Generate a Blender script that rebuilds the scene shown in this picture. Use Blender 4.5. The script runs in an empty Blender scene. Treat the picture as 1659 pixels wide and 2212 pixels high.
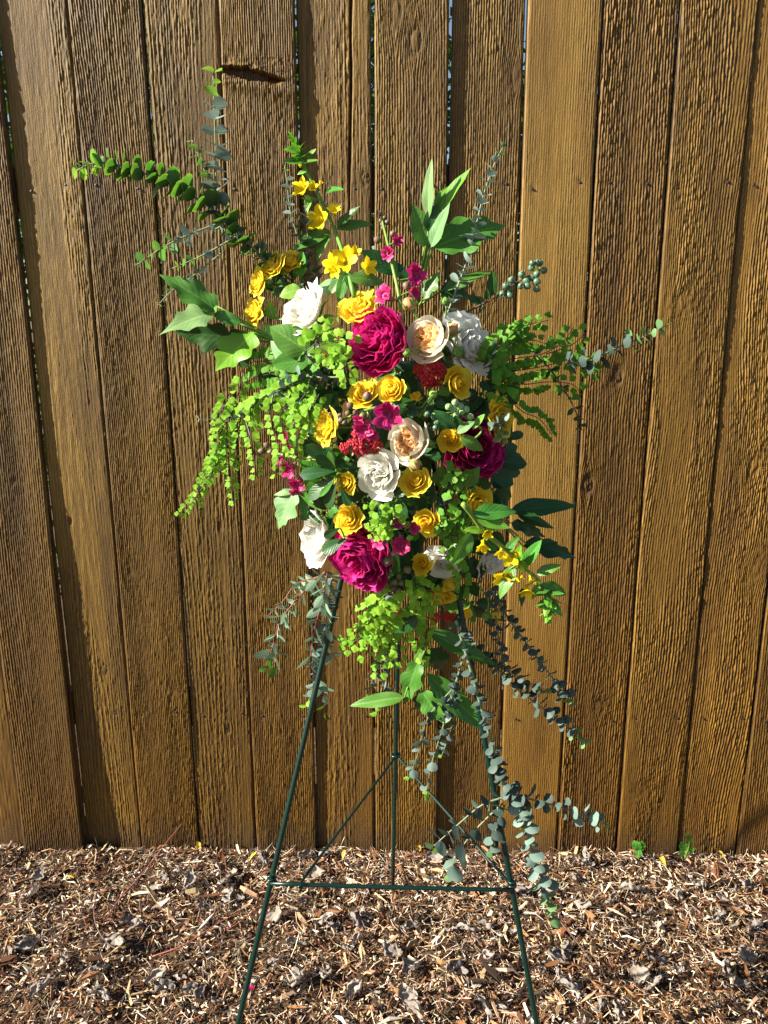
import bpy, math, random
import numpy as np
from mathutils import Vector, Matrix, Quaternion

scene = bpy.context.scene
COL = scene.collection
R = math.radians
PI = math.pi

# ------------------------------------------------------------------ camera
FPX, CX, CY = 1661.0, 829.5, 1106.0          # focal length and centre in a 1659 x 2212 picture
PITCH = R(13.6)
CAMZ = 1.224
YF, KF = 1.618, 0.0227                        # fence plane: y = YF - KF * x
cam_d = bpy.data.cameras.new('camera')
cam_d.sensor_fit = 'VERTICAL'; cam_d.sensor_height = 36.0
cam_d.lens = 36.0 * FPX / 2212.0
cam_d.clip_start = 0.02; cam_d.clip_end = 2000
cam = bpy.data.objects.new('camera', cam_d); COL.objects.link(cam)
cam.location = (0, 0, CAMZ); cam.rotation_euler = (PI / 2 - PITCH, 0, 0)
scene.camera = cam

# ------------------------------------------------------------------ sky, sun, exposure
SUN_EL, SUN_OFF = R(28.0), R(14.0)            # low sun raking along the fence from the left
to_sun = Vector((-math.cos(SUN_OFF) * math.cos(SUN_EL), -math.sin(SUN_OFF) * math.cos(SUN_EL), math.sin(SUN_EL)))
world = bpy.data.worlds.new('World'); scene.world = world; world.use_nodes = True
wn = world.node_tree.nodes; wl = world.node_tree.links
sky = wn.new('ShaderNodeTexSky'); sky.sky_type = 'NISHITA'; sky.sun_disc = False
sky.sun_elevation = SUN_EL; sky.sun_rotation = math.atan2(to_sun.x, to_sun.y)
sky.air_density = 1.0; sky.dust_density = 1.2; sky.ozone_density = 1.0
wn['Background'].inputs['Strength'].default_value = 0.05
wl.new(sky.outputs[0], wn['Background'].inputs['Color'])
sun_d = bpy.data.lights.new('sun', 'SUN'); sun_d.energy = 5.0; sun_d.angle = R(0.55); sun_d.color = (1.0, 0.94, 0.80)
sun = bpy.data.objects.new('sun', sun_d); COL.objects.link(sun)
sun.rotation_euler = to_sun.to_track_quat('Z', 'Y').to_euler(); sun.location = to_sun * 20
vs = scene.view_settings
vs.view_transform = 'Standard'; vs.look = 'None'; vs.gamma = 1.0; vs.use_curve_mapping = False
vs.exposure = 1.7

# ------------------------------------------------------------------ helpers
CAM = Vector((0, 0, CAMZ))
def ray(x, y):
    dx, dy = (x - CX) / FPX, -(y - CY) / FPX
    return Vector((dx, math.cos(PITCH) + dy * math.sin(PITCH), -math.sin(PITCH) + dy * math.cos(PITCH)))
def at(x, y, Y):
    d = ray(x, y); return CAM + d * (Y / d.y)
def pxm(x, y, Y):                              # metres per picture pixel there
    return (Y / ray(x, y).y) / FPX
def on_fence(x, y):
    d = ray(x, y); return CAM + d * (YF / (d.y + KF * d.x))
def on_ground(x, y, z=0.0):
    d = ray(x, y); return CAM + d * ((z - CAMZ) / d.z)
def mound(x, y, off=0.0):                      # depth of the flower mound's surface
    e = ((x - 850) / 330) ** 2 + ((y - 930) / 430) ** 2
    return 1.18 - 0.15 * math.sqrt(max(0.0, 1 - e)) + off

def tag(o, label=None, cat=None, group=None, kind=None):
    if label: o['label'] = label
    if cat: o['category'] = cat
    if group: o['group'] = group
    if kind: o['kind'] = kind
    return o
def thing(name, label, cat, loc=(0, 0, 0), group=None, quat=None, scale=1.0):
    o = bpy.data.objects.new(name, None); COL.objects.link(o)
    o.empty_display_size = 0.02; o.location = loc
    if quat is not None:
        o.rotation_mode = 'QUATERNION'; o.rotation_quaternion = quat
    o.scale = (scale, scale, scale)
    return tag(o, label, cat, group)
def mesh(name, V, F, attrs=None, mat=None, smooth=True):
    m = bpy.data.meshes.new(name)
    m.from_pydata([tuple(v) for v in V], [], F)
    if smooth: m.polygons.foreach_set('use_smooth', [True] * len(m.polygons))
    if attrs:
        for k, a in attrs.items():
            m.attributes.new(k, 'FLOAT', 'POINT').data.foreach_set('value', np.asarray(a, dtype=np.float32))
    if mat: m.materials.append(mat)
    return m
def np_mesh(name, V, Q, attrs=None, mat=None, smooth=True, cols=None):
    V = np.asarray(V, np.float32); Q = np.asarray(Q, np.int32); k = Q.shape[1]
    m = bpy.data.meshes.new(name)
    m.vertices.add(len(V)); m.vertices.foreach_set('co', V.ravel())
    m.loops.add(Q.size); m.loops.foreach_set('vertex_index', Q.ravel())
    m.polygons.add(len(Q)); m.polygons.foreach_set('loop_start', np.arange(0, Q.size, k, dtype=np.int32))
    m.polygons.foreach_set('use_smooth', np.full(len(Q), smooth))
    if attrs:
        for n, a in attrs.items():
            m.attributes.new(n, 'FLOAT', 'POINT').data.foreach_set('value', np.asarray(a, np.float32))
    if cols is not None:
        m.attributes.new('col', 'FLOAT_COLOR', 'POINT').data.foreach_set('color', np.asarray(cols, np.float32).ravel())
    m.update(calc_edges=True); m.validate()
    if mat: m.materials.append(mat)
    return m
def part(name, me, parent=None, M=None):
    o = bpy.data.objects.new(name, me); COL.objects.link(o)
    if parent is not None: o.parent = parent
    if M is not None: o.matrix_basis = M
    return o
def frame(base, d, n, sx=1.0, sy=1.0, sz=None):  # local Y along d, local Z towards n
    y = Vector(d).normalized(); n = Vector(n)
    z = n - y * n.dot(y)
    if z.length < 1e-5: z = Vector((0.3, -1, 0.5)) - y * Vector((0.3, -1, 0.5)).dot(y)
    z.normalize(); x = y.cross(z)
    sz = sy if sz is None else sz
    return Matrix(((x.x * sx, y.x * sy, z.x * sz, base[0]), (x.y * sx, y.y * sy, z.y * sz, base[1]),
                   (x.z * sx, y.z * sy, z.z * sz, base[2]), (0, 0, 0, 1)))
def spline(pts, n):                             # Catmull-Rom through pts
    P = [Vector(p) for p in pts]
    if len(P) == 2: return [P[0].lerp(P[1], i / n) for i in range(n + 1)]
    P = [P[0] * 2 - P[1]] + P + [P[-1] * 2 - P[-2]]
    out = []; m = len(P) - 3
    for i in range(n + 1):
        t = i / n * m; k = min(int(t), m - 1); t -= k
        a, b, c, d = P[k:k + 4]
        out.append(0.5 * ((2 * b) + (c - a) * t + (2 * a - 5 * b + 4 * c - d) * t * t + (3 * b - a - 3 * c + d) * t ** 3))
    return out
def tube(path, r0, r1=None, seg=6, cap=True):
    r1 = r0 if r1 is None else r1
    V, F = [], []; n = len(path)
    ref = Vector((0.31, 0.2, 0.93))
    for i, p in enumerate(path):
        t = (path[min(i + 1, n - 1)] - path[max(i - 1, 0)]).normalized()
        a = t.cross(ref)
        if a.length < 0.05: a = t.cross(Vector((1, 0, 0)))
        a.normalize(); b = t.cross(a); r = r0 + (r1 - r0) * i / (n - 1)
        for k in range(seg):
            q = 2 * PI * k / seg; V.append(p + (a * math.cos(q) + b * math.sin(q)) * r)
    for i in range(n - 1):
        for k in range(seg):
            F.append((i * seg + k, i * seg + (k + 1) % seg, (i + 1) * seg + (k + 1) % seg, (i + 1) * seg + k))
    if cap: F.append(tuple(range(seg - 1, -1, -1))); F.append(tuple((n - 1) * seg + k for k in range(seg)))
    return V, F

# ------------------------------------------------------------------ numpy noise
def _h(ix, iy, s):
    n = (ix.astype(np.int64) * 374761393 + iy.astype(np.int64) * 668265263 + s * 974634777) & 0x7fffffff
    n = ((n ^ (n >> 13)) * 1274126177) & 0x7fffffff
    return ((n ^ (n >> 16)) & 0xffff) / 65535.0
def vn(x, y, s=0):
    x = np.asarray(x, float); y = np.asarray(y, float)
    ix, iy = np.floor(x), np.floor(y); fx, fy = x - ix, y - iy
    fx = fx * fx * (3 - 2 * fx); fy = fy * fy * (3 - 2 * fy)
    a = _h(ix, iy, s); b = _h(ix + 1, iy, s); c = _h(ix, iy + 1, s); d = _h(ix + 1, iy + 1, s)
    return (a + (b - a) * fx) * (1 - fy) + (c + (d - c) * fx) * fy
def fbm(x, y, s=0, o=4):
    t = 0; a = 0.5; w = 0
    for k in range(o):
        t = t + a * vn(x * 2 ** k, y * 2 ** k, s + k * 17); w += a; a *= 0.5
    return t / w

# ------------------------------------------------------------------ materials
class NT:
    def __init__(s, name):
        s.m = bpy.data.materials.new(name); s.m.use_nodes = True
        s.n = s.m.node_tree.nodes; s.l = s.m.node_tree.links
        s.p = s.n['Principled BSDF']; s.out = s.n['Material Output']
    def new(s, t, **kw):
        n = s.n.new(t)
        for k, v in kw.items(): setattr(n, k, v)
        return n
    def link(s, a, b): s.l.new(a, b)
    def attr(s, name): return s.new('ShaderNodeAttribute', attribute_name=name)
    def mix(s, fac, a, b, mode='MIX'):
        n = s.new('ShaderNodeMix', data_type='RGBA', blend_type=mode)
        for sock, v in ((n.inputs[0], fac), (n.inputs[6], a), (n.inputs[7], b)):
            if isinstance(v, (int, float)): sock.default_value = v
            elif isinstance(v, tuple): sock.default_value = (*v, 1)
            else: s.link(v, sock)
        return n.outputs[2]
    def math(s, op, a, b=0.0, c=0.0):
        n = s.new('ShaderNodeMath', operation=op)
        for sock, v in zip(n.inputs, (a, b, c)):
            if isinstance(v, (int, float)): sock.default_value = v
            else: s.link(v, sock)
        return n.outputs[0]
    def ramp(s, f, stops):
        n = s.new('ShaderNodeValToRGB'); e = n.color_ramp.elements
        while len(e) < len(stops): e.new(0.5)
        for el, (p, c) in zip(e, stops): el.position = p; el.color = (*c, 1)
        s.link(f, n.inputs[0]); return n.outputs[0]
    def noise(s, scale, detail=3, coord='Object', stretch=None, rough=0.55):
        t = s.new('ShaderNodeTexCoord'); n = s.new('ShaderNodeTexNoise')
        n.inputs['Scale'].default_value = scale; n.inputs['Detail'].default_value = detail
        n.inputs['Roughness'].default_value = rough
        v = t.outputs[coord]
        if stretch:
            mp = s.new('ShaderNodeMapping'); mp.inputs['Scale'].default_value = stretch
            s.link(v, mp.inputs[0]); v = mp.outputs[0]
        s.link(v, n.inputs['Vector']); return n.outputs['Fac']
    def bump(s, h, strength=0.3, dist=0.001):
        n = s.new('ShaderNodeBump'); n.inputs['Strength'].default_value = strength; n.inputs['Distance'].default_value = dist
        s.link(h, n.inputs['Height']); s.link(n.outputs[0], s.p.inputs['Normal']); return n

def organic(name, base, tip=None, streak=0.0, rim=None, edge=None, trans=0.3, rough=0.5, spec=0.4, var=0.2, hue=0.015, veins=0.0, bloom=0.0,
            spots=None, tcol=None, gpos=(0.0, 1.0), wax=0.0):
    """petal or leaf: colour from base to tip (attribute v), optional pale veins, per-object variation, light shining through"""
    t = NT(name)
    col = t.mix(0.0, base, base)
    v = t.attr('v').outputs['Fac']
    if tip:
        mr = t.new('ShaderNodeMapRange'); mr.inputs[1].default_value = gpos[0]; mr.inputs[2].default_value = gpos[1]
        t.link(v, mr.inputs[0]); col = t.mix(mr.outputs[0], base, tip)
    rnd = t.new('ShaderNodeObjectInfo').outputs['Random']
    if veins:
        u = t.attr('u').outputs['Fac']; au = t.math('ABSOLUTE', u)
        mid = t.math('LESS_THAN', au, 0.07)
        s_ = t.math('SUBTRACT', t.math('MULTIPLY', v, 8.0), t.math('MULTIPLY', au, 2.2))
        w = t.math('PINGPONG', s_, 0.5)
        side = t.math('LESS_THAN', w, 0.04)
        vm = t.math('MAXIMUM', mid, t.math('MULTIPLY', side, 0.45))
        col = t.mix(t.math('MULTIPLY', vm, veins), col, tuple(min(1, c * 2.2 + 0.05) for c in base))
        t.bump(t.math('SUBTRACT', t.math('MULTIPLY', w, 0.7), t.math('MULTIPLY', mid, 0.4)), 0.16, 0.003)
    if streak:
        cv = t.new('ShaderNodeCombineXYZ'); sn = t.new('ShaderNodeTexNoise'); sn.inputs['Scale'].default_value = 3.0; sn.inputs['Detail'].default_value = 4
        t.link(t.math('MULTIPLY', t.attr('u').outputs['Fac'], 4.0), cv.inputs[0]); t.link(t.math('MULTIPLY', v, .6), cv.inputs[1]); t.link(t.math('MULTIPLY', rnd, 40.0), cv.inputs[2])
        t.link(cv.outputs[0], sn.inputs['Vector'])
        col = t.mix(t.math('MULTIPLY', sn.outputs['Fac'], streak), col, tuple(c * .45 for c in base)); t.bump(sn.outputs['Fac'], .25, .002)
        if rim:
            au_ = t.math('ABSOLUTE', t.attr('u').outputs['Fac']); e_ = t.math('MAXIMUM', t.math('POWER', au_, 9.0), t.math('POWER', v, 12.0)); col = t.mix(t.math('MULTIPLY', e_, .6), col, rim)
    nz = t.noise(60, 3)
    if bloom:
        col = t.mix(t.math('MULTIPLY', nz, bloom), col, (0.42, 0.52, 0.5))
    if spots:
        col = t.mix(t.ramp(t.noise(220, 2), [(0.62, (0, 0, 0)), (0.7, (1, 1, 1))]), col, spots)
    hs = t.new('ShaderNodeHueSaturation')
    t.link(col, hs.inputs['Color'])
    t.link(t.math('ADD', t.math('MULTIPLY', rnd, 2 * hue), 0.5 - hue), hs.inputs['Hue'])
    val = t.math('ADD', t.math('MULTIPLY', t.math('ADD', t.math('FRACT', t.math('MULTIPLY', rnd, 7.31)), nz), var), 1.0 - var)
    t.link(val, hs.inputs['Value'])
    c = hs.outputs[0]
    t.link(c, t.p.inputs['Base Color'])
    t.p.inputs['Roughness'].default_value = rough
    t.p.inputs['Specular IOR Level'].default_value = spec
    if trans:
        tr = t.new('ShaderNodeBsdfTranslucent'); mx = t.new('ShaderNodeMixShader'); mx.inputs[0].default_value = trans
        t.link(t.mix(1.0, c, tcol, 'MULTIPLY') if tcol else c, tr.inputs['Color'])
        t.link(t.p.outputs[0], mx.inputs[1]); t.link(tr.outputs[0], mx.inputs[2]); t.link(mx.outputs[0], t.out.inputs['Surface'])
    return t.m
def plain(name, c, rough=0.5, spec=0.5, nscale=0, namp=0.0, bump=0.0):
    t = NT(name); t.p.inputs['Roughness'].default_value = rough; t.p.inputs['Specular IOR Level'].default_value = spec
    if nscale:
        nz = t.noise(nscale, 4)
        t.link(t.mix(nz, tuple(x * (1 - namp) for x in c), tuple(min(1, x * (1 + namp)) for x in c)), t.p.inputs['Base Color'])
        if bump: t.bump(nz, bump, 0.002)
    else: t.p.inputs['Base Color'].default_value = (*c, 1)
    return t.m

M = {}
M['yellow'] = organic('yellow_petal', (0.92, 0.67, 0.020), (0.94, 0.78, 0.055), streak=.12, rim=(.94, .80, .20), trans=0.48, var=0.10, hue=0.008, rough=0.6, spec=0.2)
M['yellow_in'] = organic('yellow_petal_heart', (0.92, 0.57, 0.012), (0.94, 0.74, 0.040), streak=.10, rim=(.94, .78, .16), trans=0.48, var=0.10, hue=0.008, rough=0.6, spec=0.2)
M['white'] = organic('white_petal', (0.78, 0.76, 0.50), (0.92, 0.91, 0.85), streak=.06, gpos=(0.0, 0.45), trans=0.38, var=0.05, hue=0.004, rough=0.55, spec=0.25)
M['cream'] = organic('cream_petal', (0.88, 0.72, 0.46), (0.91, 0.86, 0.74), gpos=(0.05, 0.5), streak=.08, trans=0.36, var=0.06, hue=0.006, rough=0.55, spec=0.25)
M['peach'] = organic('peach_petal', (0.88, 0.36, 0.05), (0.90, 0.70, 0.42), gpos=(0.2, 1.0), trans=0.30, var=0.10, hue=0.01, rough=0.55, spec=0.25)
M['peony'] = organic('peony_petal', (0.56, 0.005, 0.125), (0.68, 0.016, 0.24), streak=.35, rim=(.78, .08, .38), trans=0.28, var=0.22, hue=0.012, rough=0.42, spec=0.5)
M['snap'] = organic('snapdragon_petal', (0.46, 0.012, 0.13), (0.54, 0.008, 0.14), streak=.35, rim=(.75, .08, .35), trans=0.28, var=0.2, hue=0.012, rough=0.5, spec=0.4)
M['snapbud'] = organic('snapdragon_bud', (0.11, 0.13, 0.04), (0.26, 0.10, 0.13), gpos=(0.5, 1.0), trans=0.1, var=0.3)
M['snappale'] = organic('snapdragon_throat', (0.42, 0.16, 0.20), (0.46, 0.02, 0.14), trans=0.2, var=0.2)
M['star'] = organic('loosestrife_petal', (0.82, 0.60, 0.004), (0.86, 0.68, 0.012), trans=0.35, var=0.08, hue=0.006, rough=0.5, spec=0.2)
M['yarrow'] = organic('yarrow_floret', (0.36, 0.006, 0.008), (0.50, 0.018, 0.022), trans=0.1, var=0.3, hue=0.01, rough=0.7, spec=0.2)
M['yarrow_eye'] = plain('yarrow_eye', (0.55, 0.36, 0.22), 0.8)
M['euc'] = organic('eucalyptus_leaf', (0.070, 0.125, 0.090), trans=0.16, var=0.40, rough=0.5, spec=0.35, bloom=0.36)
M['eucg'] = organic('eucalyptus_green_leaf', (0.085, 0.19, 0.06), (0.12, 0.24, 0.07), trans=0.32, var=0.2, rough=0.5, tcol=(1.4, 1.7, 0.5), bloom=0.15)
M['euct'] = organic('eucalyptus_tip_leaf', (0.24, 0.42, 0.05), trans=0.35, var=0.2, rough=0.5)
M['eucm'] = organic('eucalyptus_mid_leaf', (0.035, 0.095, 0.03), (0.07, 0.16, 0.04), streak=.01, rim=(.22, .36, .06), trans=0.30, var=0.3, rough=0.45, tcol=(1.5, 1.8, .5))
M['eucl'] = organic('eucalyptus_sunlit_leaf', (0.12, 0.19, 0.15), trans=0.20, var=0.35, rough=0.5, spec=0.4, bloom=0.55)  # paler copy of the eucalyptus leaf, sunlight painted into its colour
M['euctw'] = organic('eucalyptus_stem', (0.15, 0.19, 0.10), trans=0, var=0.2)
M['eucshade'] = organic('eucalyptus_shaded_leaf', (0.026, 0.048, 0.036), trans=0.06, var=0.3, rough=0.55, spec=0.25, bloom=0.12)  # dark copy of the eucalyptus leaf, shade painted into its colour
M['redtw'] = organic('red_stem', (0.20, 0.05, 0.035), trans=0, var=0.2)
M['willow'] = organic('willow_leaf', (0.15, 0.25, 0.15), (0.20, 0.31, 0.18), trans=0.22, var=0.25, rough=0.5, veins=0.25, bloom=0.25)
M['fern'] = organic('fern_leaflet', (0.17, 0.38, 0.028), (0.24, 0.46, 0.035), trans=0.40, var=0.22, hue=0.012, rough=0.6, spec=0.2)
M['fernshade'] = organic('fern_leaflet_shaded', (0.055, 0.16, 0.014), (0.08, 0.21, 0.018), trans=0.36, var=0.2, hue=0.012, rough=0.6, spec=0.25)  # darker green paints shade into the leaflet colour
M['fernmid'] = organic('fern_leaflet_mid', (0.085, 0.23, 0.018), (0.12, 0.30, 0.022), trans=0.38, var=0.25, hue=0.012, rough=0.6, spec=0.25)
M['fernst'] = plain('fern_stalk', (0.018, 0.012, 0.010), 0.4)
M['leaf'] = organic('lobed_leaf', (0.060, 0.165, 0.020), (0.075, 0.20, 0.025), trans=0.26, var=0.22, rough=0.42, spec=0.45, veins=0.35, tcol=(1.3, 1.4, 0.5))
M['leafpale'] = organic('lobed_leaf_underside', (0.14, 0.27, 0.095), (0.17, 0.32, 0.11), trans=0.3, var=0.12, rough=0.55, veins=0.3)
M['leafdk'] = organic('glossy_or_shaded_leaf', (0.016, 0.060, 0.012), (0.022, 0.085, 0.016), trans=0.15, var=0.25, rough=0.36, spec=0.35, veins=0.2)  # glossy leaves' own dark green; paints shade on fillers and shaded lobed leaves
M['leaflime'] = organic('lime_leaf', (0.115, 0.29, 0.020), (0.15, 0.35, 0.025), trans=0.35, var=0.15, rough=0.45, veins=0.25)
M['rleaf'] = organic('rose_leaf', (0.06, 0.19, 0.025), (0.08, 0.24, 0.03), trans=0.30, var=0.2, rough=0.4, veins=0.3, tcol=(1.6, 1.6, 0.6))
M['stem'] = organic('green_stem', (0.14, 0.27, 0.04), trans=0, var=0.2, rough=0.5)
M['calyx'] = organic('calyx', (0.10, 0.22, 0.035), (0.16, 0.28, 0.05), trans=0.1, var=0.2)
M['bud'] = organic('rose_bud_peach', (0.16, 0.20, 0.05), (0.48, 0.24, 0.10), gpos=(0.1, 0.5), trans=0.1, var=0.2)
M['berry'] = organic('green_berry', (0.22, 0.38, 0.12), (0.26, 0.42, 0.16), trans=0.0, var=0.15, rough=0.35, bloom=0.12)
M['berrydk'] = organic('unripe_blue_berry', (0.055, 0.135, 0.06), (0.07, 0.15, 0.085), trans=0.0, var=0.25, rough=0.35, bloom=0.14)
M['berrytop'] = plain('berry_crown', (0.10, 0.11, 0.05), 0.7)
M['woodtw'] = plain('bark', (0.09, 0.045, 0.03), 0.7, nscale=80, namp=0.4)
M['wire'] = plain('green_coated_wire', (0.001, 0.017, 0.013), 0.30, 0.5)
M['foam'] = plain('foam', (0.02, 0.06, 0.02), 0.9)
M['nail'] = plain('nail_head', (0.018, 0.012, 0.010), 0.6)

# ------------------------------------------------------------------ ground
def gz(x, y):
    x = np.asarray(x, float); y = np.asarray(y, float)
    z = 0.030 * (fbm(x * 3.1 + 5, y * 3.1, 3, 3) - 0.5) + 0.026 * (fbm(x * 11, y * 11 + 3, 8, 3) - 0.5)
    near = np.clip((1.60 - KF * x - y) / 0.12, 0, 1)
    return z * (0.7 + 0.3 * near) - 0.004
def ground():
    t = NT('soil_and_mulch')
    n1 = t.noise(45, 6, rough=0.7); n2 = t.noise(3, 3)
    c = t.ramp(n1, [(0.30, (0.012, 0.007, 0.004)), (0.5, (0.06, 0.03, 0.014)), (0.68, (0.22, 0.13, 0.065))])
    t.link(t.mix(n2, c, (0.05, 0.028, 0.014)), t.p.inputs['Base Color']); t.p.inputs['Roughness'].default_value = 0.95
    t.bump(n1, 0.8, 0.012)
    nx, ny = 160, 100
    gx = np.concatenate([np.linspace(-120, -2.6, 14)[:-1], np.linspace(-2.6, 2.6, nx), np.linspace(2.6, 120, 14)[1:]])
    gy = np.concatenate([np.linspace(-60, -0.4, 12)[:-1], np.linspace(-0.4, 1.75, ny), np.linspace(1.75, 260, 16)[1:]])
    X, Y = np.meshgrid(gx, gy)
    Z = gz(X, Y) * (np.abs(X) < 2.7) * (Y > -0.5) * (Y < 1.8) - 0.006
    V = np.stack([X, Y, Z], -1).reshape(-1, 3); w = len(gx); h = len(gy)
    i = (np.arange(h - 1)[:, None] * w + np.arange(w - 1)[None]).ravel()
    tag(part('ground', np_mesh('ground', V, np.stack([i, i + 1, i + w + 1, i + w], 1), mat=t.m)), kind='structure')
ground()

def fence_y(x): return YF - KF * x
rng = np.random.default_rng(11)
CHIP_COLS = np.array([[0.022, 0.012, 0.008], [0.09, 0.038, 0.016], [0.19, 0.092, 0.042], [0.34, 0.23, 0.135], [0.55, 0.45, 0.33], [0.34, 0.30, 0.27]])
def chip_mesh(name, n, xr, yr, lmin, lmax, wmin, wmax, probs, lift, mat, flat=0.35):
    x = rng.uniform(*xr, n); y = rng.uniform(*yr, n)
    ok = y < fence_y(x) - 0.010; x, y = x[ok], y[ok]; n = len(x)
    L = lmin + (lmax - lmin) * rng.random(n) ** 2.2; W = wmin + (wmax - wmin) * rng.random(n) ** 1.6; T = W * rng.uniform(0.18, 0.55, n)
    yaw = rng.uniform(0, 2 * PI, n); pit = rng.normal(0, flat, n); rol = rng.normal(0, 0.5, n)
    z = gz(x, y) + lift[0] + (lift[1] - lift[0]) * rng.random(n)
    # tapered, bent splinter: three cross-sections
    u = np.array([-0.5, 0.05, 0.5]); tw = [rng.uniform(0.25, 0.9, n), np.ones(n), rng.uniform(0.15, 0.8, n)]
    bend = rng.normal(0, 0.10, n); side = rng.normal(0, 0.08, n)
    P = np.zeros((n, 3, 4, 3))
    for k in range(3):
        for q, (a, b) in enumerate(((-1, -1), (1, -1), (1, 1), (-1, 1))):
            P[:, k, q, 0] = u[k] * L + rng.normal(0, 0.06, n) * L * (k != 1)
            P[:, k, q, 1] = a * 0.5 * W * tw[k] + side * L * (1 if k == 1 else 0)
            P[:, k, q, 2] = b * 0.5 * T * (0.4 + 0.6 * tw[k]) + bend * L * (1 if k == 1 else 0)
    P = P.reshape(n, 12, 3)
    cy, sy, cp, sp, cr, sr = (f(a)[:, None] for a in (yaw, pit, rol) for f in (np.cos, np.sin))
    X, Y, Z = P[..., 0], P[..., 1], P[..., 2]
    Y, Z = Y * cr - Z * sr, Y * sr + Z * cr
    X, Z = X * cp + Z * sp, -X * sp + Z * cp
    X, Y = X * cy - Y * sy, X * sy + Y * cy
    V = np.stack([X + x[:, None], Y + y[:, None], Z + z[:, None]], -1)
    q = [(3, 2, 1, 0)]
    for k in range(2):
        for j in range(4): q.append((k * 4 + j, k * 4 + (j + 1) % 4, k * 4 + 4 + (j + 1) % 4, k * 4 + 4 + j))
    q.append((8, 9, 10, 11)); q = np.array(q)
    Q = (q[None] + (np.arange(n) * 12)[:, None, None]).reshape(-1, 4)
    ci = rng.choice(len(CHIP_COLS), n, p=probs)
    c = CHIP_COLS[ci] * rng.uniform(0.65, 1.35, (n, 1)) * (1 + rng.normal(0, 0.05, (n, 3)))
    C = np.concatenate([np.repeat(c[:, None], 12, 1), np.ones((n, 12, 1))], -1)
    return np_mesh(name, V.reshape(-1, 3), Q, mat=mat, smooth=False, cols=C.reshape(-1, 4)), V, C
def chip_mat():
    t = NT('shredded_bark'); c = t.attr('col').outputs['Color']
    n = t.noise(300, 3); t.link(t.mix(0.5, c, t.mix(n, (0.25, 0.25, 0.25), (1.3, 1.25, 1.2)), 'MULTIPLY'), t.p.inputs['Base Color'])
    h = t.new('ShaderNodeHueSaturation'); h.inputs['Value'].default_value = 1.35
    t.link(t.p.inputs['Base Color'].links[0].from_socket, h.inputs['Color']); t.link(h.outputs[0], t.p.inputs['Base Color'])
    t.p.inputs['Roughness'].default_value = 0.85; t.p.inputs['Specular IOR Level'].default_value = 0.25; t.bump(n, 0.5, 0.001)
    return t.m
M['chip'] = chip_mat()
me, _, _ = chip_mesh('fine_mulch', 46000, (-1.25, 1.25), (0.86, 1.63), 0.006, 0.022, 0.0012, 0.004, [0.20, 0.20, 0.18, 0.20, 0.15, 0.07], (-0.004, 0.006), M['chip'], 0.4)
tag(part('shredded_mulch', me), 'fine shredded bark mulch covering the ground below the fence', 'mulch', kind='stuff')
me, _, _ = chip_mesh('outer_mulch', 14000, (-2.6, 2.6), (-0.3, 1.63), 0.012, 0.05, 0.003, 0.009, [0.26, 0.28, 0.2, 0.15, 0.06, 0.05], (-0.004, 0.006), M['chip'], 0.35)
tag(part('coarse_mulch', me), 'coarser bark mulch spread over the rest of the bed', 'mulch', kind='stuff')
me, _, _ = chip_mesh('fibres', 9000, (-1.2, 1.2), (0.88, 1.62), 0.015, 0.05, 0.0005, 0.0012, [0.1, 0.15, 0.15, 0.25, 0.25, 0.10], (0.002, 0.012), M['chip'], 0.5)
tag(part('dry_fibre_litter', me), 'dry straw coloured fibres matted over the bark mulch', 'litter', kind='stuff')
# the larger chips, each its own object
_, V, C = chip_mesh('chips', 330, (-0.95, 0.95), (0.95, 1.62), 0.026, 0.065, 0.005, 0.011, [0.10, 0.2, 0.27, 0.25, 0.12, 0.06], (0.004, 0.012), M['chip'], 0.25)
q = [(3, 2, 1, 0)] + [(k * 4 + j, k * 4 + (j + 1) % 4, k * 4 + 4 + (j + 1) % 4, k * 4 + 4 + j) for k in range(2) for j in range(4)] + [(8, 9, 10, 11)]
for k in range(min(300, len(V))):
    o = V[k].mean(0)
    c = part('wood_chip', np_mesh('wood_chip', V[k] - o, q, mat=M['chip'], smooth=False, cols=C[k])); c.location = o
    lum = float(C[k][0, :3].mean())
    tag(c, 'large dark brown splinter lying on the bark mulch' if lum < .07 else 'large reddish brown wood splinter lying on the bark mulch' if lum < .19 else 'large pale straw coloured wood splinter lying on the bark mulch', 'wood chip',
        'dark splinters' if lum < .07 else 'reddish splinters' if lum < .19 else 'pale splinters')

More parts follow.
